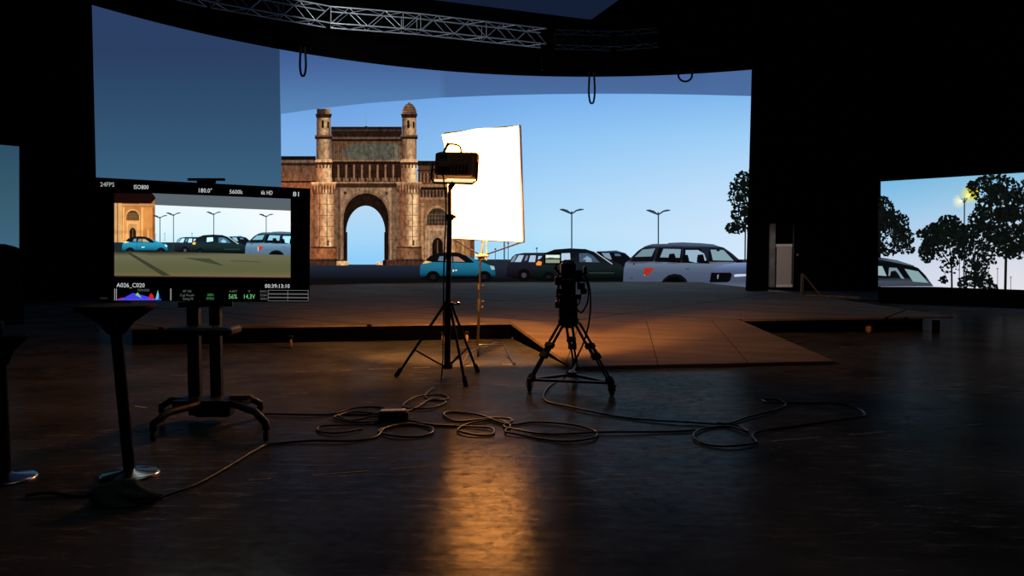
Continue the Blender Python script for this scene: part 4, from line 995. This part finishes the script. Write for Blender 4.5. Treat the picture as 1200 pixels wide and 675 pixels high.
o2 = MB()
for (x0, y0, x1, y1) in ((638.8, 302.6, 655, 304.2), (642, 301.8, 648, 303)): o2.box(((cxx(x0) + cxx(x1)) / 2, TY - .1235, (cz(y0) + cz(y1)) / 2), (cxx(x1) - cxx(x0), .002, cz(y0) - cz(y1)))
o2.build('finder_cars', emat('finder_cars', (48, 62, 56), 1, False), o)
MB().box(((cxx(638.8) + cxx(655)) / 2, TY - .1235, (cz(299) + cz(302)) / 2), (cxx(655) - cxx(638.8), .002, cz(299) - cz(302))).build('finder_sky', emat('finder_sky', (226, 240, 232), 1, False), o)
MB().tube([(cxx(652), TY - .08, cz(309.5)), (cxx(650), TY - .05, cz(314)), (cxx(657), TY, cz(322))], .012, 8).build('monitor_arm', M['blackmetal'], cam)
# cables looping from the camera
cbm = MB()
def cpt(x, y, d=0): return Vector((cxx(x), TY + d, cz(y)))
for pts, r in (([(673, 318, -.05), (684, 322, -.12), (690, 340, -.14), (690, 370, -.12), (684, 398, -.1), (672, 425, -.05), (664, 436, 0)], .010),
               ([(675, 330, -.04), (686, 330, -.1), (688, 350, -.12), (681, 365, -.1), (674, 360, -.06)], .010),
               ([(658, 330, -.06), (652, 340, -.12), (654, 356, -.12), (658, 362, -.08)], .009),
               ([(676, 322, .02), (680, 340, -.1), (677, 356, -.12), (672, 352, -.1)], .008),
               ([(655, 318, 0), (651, 312, -.08), (653, 309, -.09)], .006)):
    cbm.tube(smooth_path([cpt(*p) for p in pts], 6), r, 8)
cbm.build('rig_cable', M['cable'], cam)

# ------------------------------------------------------------------ big monitor on a rolling cart
DL, DR = 6.43, 6.96
k0 = P(107, 336, DL); k1 = P(363.5, 337, DR)
rdir = Vector((k1.x - k0.x, k1.y - k0.y, 0)); rdir.normalize()
mn = Vector((rdir.y, -rdir.x, 0))      # towards the viewer
if mn.dot(CAM - k0) < 0: mn = -mn
def on_mon(px, py, layer):
    d = ray(px, py); a = k0 + mn * (layer * .0004)
    t = (a - CAM).dot(mn) / d.dot(mn)
    return CAM + d * t
mon = thing('display_monitor', 'large flat monitor showing parked cars with camera readouts', 'monitor', on_mon(235, 354, 0))
q = [on_mon(107, 207.5, 0), on_mon(363.7, 221, 0), on_mon(362.7, 354.5, 0), on_mon(109, 352, 0)]
MB().prism([p - mn * .07 for p in q], mn * .0695).build('housing', M['plastic'], mon)
MB().prism([on_mon(*p, 0) for p in ((110, 210), (361.5, 223.5), (360.8, 353), (111.5, 350))], mn * .0004).build('glass', pmat('black_glass', (4, 4, 5), .25, spec=.15), mon)
for i in range(2): pass
# the scene on the monitor: the same picture, scaled
def aff(x, y): return 287 + (x - 730) * .605, 271 + (y - 284) * .59 - (x - 730) * -.004
def on_mon_aff(px, py, layer):
    x, y = aff(px, py); return on_mon(x, y, layer)
def inv(x, y): px = (x - 287) / .605 + 730; return px, (y - 271 - (px - 730) * .004) / .59 + 284
TX0, TX1 = 133.0, 340.5
ctv = Ctx(on_mon, mon, step=None, zl=2)
def tv_sky(x, y): return mix(ramp(y, [(240, (236, 250, 255)), (270, (226, 248, 255)), (292, (196, 236, 250))]), (255, 255, 255), (x - 250) / 120 if x > 250 else 0)
img = draw(ctv, 'picture', [([(134, 232), (TX1, 240), (TX1, 300), (134, 300)], tv_sky, 0)], picture_mat('monitor_sky', sample=True), grid=8)
plabel(img, 'bright sky in the monitor picture')
i0 = inv(TX0 + 1, 0)[0]; i1 = inv(TX1, 0)[0]
cmon = Ctx(on_mon_aff, mon, clip=(i0, 214, i1, 600), gain=1.0, tint=(2.4, 2.1, 1.35), step=None, zl=3)
gateway(cmon, M['stone_tv'], True)
draw(ctv, 'stone_edge', [(rect(134, 236, 143, 284), (216, 164, 104), 5), (rect(137, 238, 138.4, 284), (150, 104, 60), 6)], M['stone_tv'])
draw(ctv, 'shaded_stone', [([(134, 226), (179, 227), (182.5, 232), (177, 238.5), (134, 238)], (26, 10, 8), 10)])
draw(ctv, 'shaded_band', [([(178, 226.5), (TX1, 233), (TX1, 247), (177, 240), (182, 232)], (88, 100, 106), 1)])
for x, y in ((187.5, 252), (203.3, 249), (250.5, 248), (312, 250.5)):
    px, py = inv(x, y); c2 = Ctx(on_mon_aff, mon, clip=(i0, 0, i1, 600), step=None, zl=3)
    street_lamp(c2, px, py, 318, label='small picture of a double-armed lamp post')
for x, y in ((193, 273), (182, 274), (225, 273)): draw(ctv, 'distant_pole', [(rect(x - .3, y, x + .3, 290), (110, 140, 150), 5), (rect(x - 1, y, x + 1, y + .6), (110, 140, 150), 5)])
draw(ctv, 'sea', [(rect(134, 284, 290, 297), (26, 44, 50), 4)])
cmon2 = Ctx(on_mon_aff, mon, clip=(i0, 0, i1, 600), gain=1.9, tint=(.75, 1.05, 1.0), step=None, zl=4)
cars(cmon2, True)
draw(ctv, 'ground', [([(134, 294), (200, 295), (270, 297), (TX1, 299), (TX1, 325), (134, 323)], lambda x, y: ramp(y, [(295, (30, 34, 30)), (297.5, (108, 106, 80)), (306, (98, 100, 74)), (316, (88, 92, 60)), (322, (104, 98, 64)), (325, (120, 100, 76))]), 60),
                     ([(148, 296), (153, 296), (200, 323), (190, 323)], (60, 60, 44), 61), ([(215, 302), (245, 303), (262, 311), (258, 311), (240, 304.5)], (66, 68, 52), 61), ([(270, 305), (300, 306), (310, 308), (268, 306)], (80, 80, 60), 61)], grid=6)
draw(ctv, 'screen_bezel', [([(134, 323), (TX1, 325), (TX1, 326), (134, 324.4)], (60, 34, 30), 62)])

def text(s, px, py, hpx, col, align='LEFT', wpx=None, bold=0.0, nm='readout_text'):
    cu = bpy.data.curves.new('t', 'FONT'); cu.body = s; cu.align_x = 'LEFT'; cu.align_y = 'BOTTOM_BASELINE'; cu.size = 1.0; cu.offset = bold; cu.resolution_u = 2
    o = bpy.data.objects.new('t', cu); COL.objects.link(o)
    bpy.context.view_layer.update()
    me = bpy.data.meshes.new_from_object(o.evaluated_get(bpy.context.evaluated_depsgraph_get()))
    bpy.data.objects.remove(o); bpy.data.curves.remove(cu)
    xs = [v.co.x for v in me.vertices]; ys = [v.co.y for v in me.vertices]
    w, h0 = max(xs) - min(xs), 0.70
    base = on_mon(px, py, 20); up = on_mon(px, py - hpx, 20) - base; 
    rt = (on_mon(px + wpx, py + wpx * .018 if py < 300 else py + wpx * .006, 20) - base) / w
    up = up / h0
    x0 = min(xs)
    off = Vector(mon.location)
    for v in me.vertices:
        x, y = v.co.x - x0, v.co.y
        v.co = base + rt * x + up * y - off
    at = me.attributes.new('Col', 'FLOAT_COLOR', 'POINT')
    for d in at.data: d.color = lin(col)
    me.materials.clear(); me.materials.append(M['picture'])
    ob = bpy.data.objects.new(nm, me); COL.objects.link(ob); ob.parent = mon
    return ob
W = (206, 208, 210); GR = (96, 100, 98); GN = (110, 190, 120)
text('24FPS', 117.5, 218.5, 5.2, (170, 174, 176), wpx=16.5)
text('ISO800', 157, 221.5, 5.0, W, wpx=17)
text('180.0°', 233, 225.5, 5.0, W, wpx=15.5)
text('5600k', 269, 227, 4.8, W, wpx=15.5)
text('6k HD', 306, 228, 4.8, W, wpx=13.5)
text('81', 343.3, 230, 5.4, W, wpx=7)
text('A026_C020', 136.5, 336.5, 5, W, wpx=33)
text('00:39:13:10', 310.5, 337.3, 4.6, W, wpx=29)
text('56%', 268, 350, 5.2, GN, wpx=10)
text('14.3V', 286, 350, 5.2, GN, wpx=13)
text('GEN', 243, 347, 3, (70, 140, 76), wpx=7); text('SYNC', 242, 351.2, 3, (70, 140, 76), wpx=9)
text('AF Val', 214, 342.5, 2.8, GR, wpx=10); text('Cal Prof+', 211, 347.3, 2.8, GR, wpx=17); text('Gang N', 214, 351.3, 2.8, GR, wpx=12)
text('709/500', 161, 341.4, 2.8, GR, wpx=14); text('A-BAT', 268.5, 342.5, 2.6, GR, wpx=9.5); text('V', 290.5, 342.5, 2.6, GR, wpx=3)
text('DATA', 305, 342.8, 2.8, GR, wpx=7.5); text('SCAN', 305, 347.2, 2.8, GR, wpx=7.5); text('WFM', 305, 351.6, 2.8, GR, wpx=7.5)
text('GAIN', 117, 350.6, 2.4, (48, 50, 50), wpx=9)
draw(ctv, 'histogram', [([(136.5, 351.6), (141, 349), (150, 348.5), (160, 349.2), (188, 351.6)], (170, 30, 60), 18), ([(140, 351.8), (148, 348.6), (153, 345.5), (155.5, 343.5), (158, 345), (160, 344), (163, 348), (166, 350.5), (176, 349.6), (188, 351.8)], (70, 60, 230), 19),
     ([(158.5, 345.5), (161.5, 342.6), (164, 346.5), (166, 349.6)], (120, 200, 110), 20), ([(174, 349.8), (175.5, 345), (177.5, 343.6), (179.5, 346), (181, 351)], (210, 30, 36), 20),
     ([(182, 351.6), (184, 344), (185, 340), (186, 344.5), (187, 351.6)], (110, 200, 190), 20), ([(185.4, 351.6), (186, 344), (188, 350), (188.6, 351.6)], (20, 60, 200), 21), (rect(137, 350.7, 189, 351.8), (80, 84, 230), 21)])
draw(ctv, 'level_gauge', [(rect(134, 338.2, 134.8, 352), (150, 150, 150), 18), (rect(136, 338.2, 136.8, 352), (150, 150, 150), 18), (rect(199.3, 338, 201, 352), (120, 120, 120), 18)])
lg = []
for y in (340, 343.8, 344.6, 348, 348.8, 352.3): lg.append(([(314, y), (361.5, y + .3), (361.5, y + .7), (314, y + .4)], (118, 118, 118), 18))
for x in (314, 337, 361): lg += [(rect(x, 340, x + .5, 344), (118, 118, 118), 18), (rect(x, 344.6, x + .5, 348.4), (118, 118, 118), 18), (rect(x, 348.8, x + .5, 352.6), (118, 118, 118), 18)]
draw(ctv, 'meter_outline', lg)

bar = MB(); ba, bb = on_mon(219, 210.5, 0), on_mon(264, 212.6, 0)
ctr = (ba + bb) / 2 - mn * .03; RMn = Matrix((rdir, -mn, Vector((0, 0, 1)))).transposed()
vb = thing('conference_camera', 'slim black camera bar on top of the large monitor', 'camera', ctr)
roll = Matrix.Rotation(.028, 3, mn)
MB().rbox(ctr + Vector((0, 0, .012)), ((bb - ba).length, .05, .022), roll @ RMn, .008).build('housing', M['plastic'], vb)
MB().rbox(ctr - Vector((0, 0, .012)) - mn * 0, ((bb - ba).length * .5, .05, .03), roll @ RMn, .006).build('clip', M['plastic'], vb)
MB().lathe(ctr + mn * .026 + Vector((0, 0, .012)), [(.010, -.004), (.012, 0), (.009, .006)], 14, mn).build('lens', M['plastic'], vb)

# cart
bc = G(247, 497, 0)
cart = thing('monitor_cart', 'black rolling cart with two columns under the large monitor', 'cart', (bc.x, bc.y, 0))
CYm = bc.y
zbase = P(243, 484, CYm).z
for x0, x1 in ((222.5, 233.5), (248.5, 258.5)):
    a = P(x0, 486, CYm + .2); b = P(x1, 342, CYm + .2)
    MB().box(((a.x + b.x) / 2, CYm + .2, (a.z + b.z) / 2), (b.x - a.x, .06, b.z - a.z)).build('column', M['blackmetal'], cart)
tb = on_mon(240, 357, 0)
MB().box((tb - mn * .09) + Vector((0, 0, -.0)), (.46, .07, .05), RMn).build('mount_bracket', M['blackmetal'], cart)
MB().rbox(P(238, 363.5 + 24, CYm - .05) * 1 + Vector((0, .02, 0)), (.58, .28, .07), None, .02).build('shelf', M['plastic'], cart)
MB().rbox((P(243, 478, CYm).x, CYm + .14, zbase + .03), (.34, .16, .17), None, .02).build('base_box', M['plastic'], cart)
feet_px = [(180, 517), (312, 516), (190, 494), (305, 490)]
legm = []
for fx, fy in feet_px:
    f = G(fx, fy, 0); c0 = Vector((bc.x + (f.x - bc.x) * .25, CYm, .19))
    kx = f + Vector((0, 0, .17)); kx = c0.lerp(kx, .72); kx.z = .2
    m = MB().tube([c0, kx, f + Vector((0, 0, .14)), f + Vector((0, 0, .085))], .032, 8)
    lg_ = m.build('leg', M['blackmetal'], cart)
    w = MB().lathe(f + Vector((-.018, 0, .042)), [(.015, 0), (.038, .002), (.042, .01), (.042, .026), (.038, .034), (.015, .036)], 16, (1, .1, 0)).build('caster', M['rubber'], lg_)
MB().box((bc.x, CYm + .06, .19), (.62, .26, .06)).build('crossbar', M['blackmetal'], cart)
tag(MB().rbox(Vector((bc.x + .26, CYm + .06, .238)), (.20, .10, .03), None, .008).build('adapter', pmat('dusty_adapter', (110, 105, 70), .7)), 'dull yellowish flat adapter on the cart base', 'adapter')

# ------------------------------------------------------------------ bar tables at the dark side
def bar_table(px, py, ptop, label, rad, lean_px=0):
    b = G(px, py, 0); t = thing('bar_table', label, 'table', b)
    zt2 = P(px - lean_px, ptop, b.y).z
    br_ = MB().lathe(b, [(.19, .0), (.19, .012), (.17, .022), (.06, .036), (.035, .05)], 40)
    plabel(br_.build('base', M['steel'], t), 'shiny chrome disc base')
    topc = Vector((b.x + (-lean_px) / F * b.y, b.y, zt2))
    MB().cyl(b + Vector((0, 0, .03)), topc + Vector((0, 0, -.18)), .038, seg=16).build('pole', M['black'], t)
    MB().lathe(topc + Vector((0, 0, -.2)), [(.05, 0), (rad * .45, .08), (rad * .93, .165)], 32).build('underside', M['room'], t)
    MB().lathe(topc + Vector((0, 0, -.035)), [(rad * .95, 0), (rad, .008), (rad, .026), (rad * .96, .034)], 40).build('table_top', M['black'], t)
    return t
bar_table(152, 557, 357, 'black pole table with chrome disc base in front of the big monitor', .25, 12)
bar_table(6, 562, 392, 'black pole table with chrome base cut off by the photo edge', .17, 2)
cupc = G(6, 562, 0); 
zt2 = P(4, 392, cupc.y).z
tag(MB().lathe(Vector((cupc.x - .01, cupc.y - .02, zt2)), [(.028, 0), (.034, .004), (.038, .085), (.036, .09)], 20).build('cup', pmat('dim_cup', (70, 62, 58), .6)), 'small dull cup standing on the table at the photo edge', 'cup')

# crumpled cloth bag
bg = MB(); c = G(143, 590, 0); nu, nv = 22, 14; vs = []
for j in range(nv + 1):
    for i in range(nu):
        a = 2 * math.pi * i / nu; h = j / nv
        r = (1 - h ** 2.2) ** .5 if h < 1 else 0
        w = 1 + .18 * math.sin(3 * a + 5 * h) + .12 * math.sin(7 * a + 1.3)
        vs.append(c + Vector((.19 * r * w * math.cos(a), .10 * r * w * math.sin(a), .012 + .11 * h * (1 + .25 * math.sin(2 * a)))))
bg.add(vs, [(j * nu + i, j * nu + (i + 1) % nu, (j + 1) * nu + (i + 1) % nu, (j + 1) * nu + i) for j in range(nv) for i in range(nu)], True)
bg.add(vs[:nu], [tuple(range(nu))])
tag(bg.build('cloth_bag', M['bag']), 'crumpled dark green cloth bag on the floor below the chrome table base', 'bag')

# ------------------------------------------------------------------ cables on the floor
def floor_cable(name, label, px, r=.009, closed=False, start=None, mat='cable', z=None):
    pts = [G(x, y, 0) + Vector((0, 0, r + .001)) for x, y in px]
    if start: pts = [Vector(s) for s in start] + pts
    pts = smooth_path(pts, 7)
    # lift slightly where the cable crosses itself
    for i, p in enumerate(pts):
        p.z += .004 * (1 + math.sin(i * .37)) 
    return tag(MB().tube(pts, r, 8).build(name, M[mat]), label, 'cable')
floor_cable('power_cable', 'black cable hanging down the light stand to the loops beneath it',
    [(517, 445), (505, 458), (498, 466), (510, 471), (525, 469), (518, 464), (492, 466), (473, 475), (480, 480), (505, 480), (523, 472), (505, 470), (490, 478), (470, 486)],
    start=[T(-.12, -.02, -.1), Vector((xt - .04, LY - .06, 2.1)), Vector((xt - .07, LY - .05, 1.4)), Vector((lx - .06, LY - .06, .6))])
floor_cable('coiled_cable', 'tangled black cable coil beside the power box', [(310, 487), (360, 488), (392, 486), (412, 481), (438, 478), (452, 481), (440, 487), (404, 487), (392, 492), (420, 496), (450, 494), (446, 487), (418, 484), (398, 489), (412, 494), (440, 490), (448, 496), (410, 500), (376, 502), (374, 507), (396, 510), (424, 504)])
floor_cable('long_cable', 'long black cable running from the cart past the power box', [(188, 586), (222, 574), (262, 552), (300, 530), (318, 522), (360, 519), (405, 519), (440, 514), (452, 504), (478, 499), (504, 503), (505, 510), (480, 514), (455, 512), (444, 506), (466, 500), (500, 499), (540, 500)], r=.0095)
floor_cable('looped_cable', 'black cable lying in wide loops behind the camera shadow', [(470, 493), (500, 499), (540, 501), (575, 504), (576, 511), (552, 511), (536, 506), (550, 498), (580, 494), (598, 500), (592, 508), (612, 512), (660, 519), (694, 516), (698, 507), (670, 500), (625, 496), (594, 499), (560, 488), (530, 484), (520, 488), (536, 495), (575, 492), (600, 494), (590, 501), (605, 506), (640, 510), (700, 509), (760, 508), (815, 506)], r=.0095)
floor_cable('camera_cable', 'black cable trailing from the camera into big loops across the open floor', [(662, 444), (646, 452), (638, 462), (640, 471), (665, 478), (702, 486), (752, 493), (806, 497), (850, 498), (876, 491), (906, 483), (921, 475), (908, 470), (894, 470), (904, 474), (935, 474), (975, 474), (1004, 480), (1013, 488), (990, 494), (940, 500), (900, 506), (882, 512), (886, 520), (862, 525), (830, 523), (813, 514), (822, 505), (850, 501), (876, 508), (866, 501), (840, 498)], r=.0095, start=[P(672, 428, TY + .02)])
floor_cable('ground_cable', 'thin dark cable on the floor below the black pole tables', [(30, 584), (60, 581), (95, 584), (128, 580), (160, 577), (192, 584)], r=.010)
pb = G(461, 493, 0)
pbx = thing('power_box', 'black power adapter box with pale top lying among the cables', 'power box', pb)
Rz = Matrix.Rotation(.12, 3, 'Z')
MB().rbox(pb + Vector((0, 0, .05)), (.27, .13, .09), Rz, .012).build('housing', M['plastic'], pbx)
plabel(MB().box(pb + Vector((0, .0, .098)), (.22, .10, .006), Rz).build('top_plate', pmat('pale_plate', (225, 225, 220), .5), pbx), 'pale metal top plate')
# chalk / tape marks on the floor
marks = MB()
def mark(x0, y0, x1, y1, w=.02, dash=None):
    a, b = G(x0, y0, 0), G(x1, y1, 0); L_ = (b - a).length; d = (b - a) / L_; q_ = Vector((-d.y, d.x, 0)) * w / 2; t = 0
    while t < L_:
        e = min(L_, t + (random.uniform(.08, .5) if dash else L_))
        p, r_ = a + d * t, a + d * e
        z_ = Vector((0, 0, .002)); marks.add([p + q_ + z_, r_ + q_ + z_, r_ - q_ + z_, p - q_ + z_], [(0, 1, 2, 3)])
        t = e + (random.uniform(.04, .35) if dash else 1)
mark(400, 434, 600, 427, .025, True); mark(200, 440, 262, 438, .02, True); mark(345, 436, 395, 434, .012, True); mark(330, 462, 360, 461, .012)
mark(290, 563, 505, 546, .012, True); mark(770, 528, 1150, 497, .014, True); mark(985, 407, 1110, 405, .02, True); mark(700, 534, 760, 529, .01, True)
mark(158, 476, 172, 478, .03); mark(187, 472, 198, 471, .03)
fm = marks.build('marking_line', M['tape'], bpy.data.objects['floor']); plabel(fm, 'faint worn tape and chalk marks')

# ------------------------------------------------------------------ light, world, camera
w = bpy.data.worlds.new('World'); sc.world = w; w.use_nodes = True
bgn = w.node_tree.nodes.get('Background') or w.node_tree.nodes.new('ShaderNodeBackground')
bgn.inputs[0].default_value = (.6, .7, 1, 1); bgn.inputs[1].default_value = 0.0
# unseen fill spot added to brighten the truss
al = bpy.data.lights.new('added_truss_fill', 'SPOT'); al.energy = 1500; al.color = (.86, .92, 1); al.spot_size = math.radians(75); al.spot_blend = .6; al.shadow_soft_size = .2
ao = bpy.data.objects.new('added_truss_fill', al); COL.objects.link(ao); ao.location = (-6.5, 23.6, 9.4); ao.rotation_euler = (Vector((-5.2, 28, 10.6)) - ao.location).to_track_quat('-Z', 'Y').to_euler()

dl_ = bpy.data.lights.new('added_door_fill', 'SPOT'); dl_.energy = 330; dl_.color = (1, .93, .88); dl_.spot_size = math.radians(26); dl_.spot_blend = .7; dl_.shadow_soft_size = .1  # unseen spot added so the door and brace come out brighter
do = bpy.data.objects.new('added_door_fill', dl_); COL.objects.link(do); do.location = (7.2, 20.5, 4.6); do.rotation_euler = (Vector((9.35, YP, 1.2)) - do.location).to_track_quat('-Z', 'Y').to_euler()
wl = bpy.data.lights.new('added_overhead_fill', 'AREA'); wl.energy = 42; wl.color = (.75, .86, 1); wl.size = 7  # unseen cool overhead fill, added as soft ambient light
wo = bpy.data.objects.new('added_overhead_fill', wl); COL.objects.link(wo); wo.location = (2.5, 6, 12.6)
cd = bpy.data.cameras.new('camera'); co = bpy.data.objects.new('camera', cd); COL.objects.link(co)
cd.sensor_width = 36; cd.sensor_fit = 'HORIZONTAL'; cd.lens = 36 * F / 1200; cd.clip_end = 200; cd.clip_start = .05
co.location = CAM; co.rotation_euler = (math.pi / 2 - PITCH, 0, 0)
sc.camera = co
sc.view_settings.view_transform = 'Standard'; sc.view_settings.look = 'None'; sc.view_settings.exposure = 0; sc.view_settings.gamma = 1
sc.cycles.use_denoising = True
sc.cycles.max_bounces = 6; sc.cycles.diffuse_bounces = 3; sc.cycles.glossy_bounces = 3; sc.cycles.sample_clamp_indirect = 4
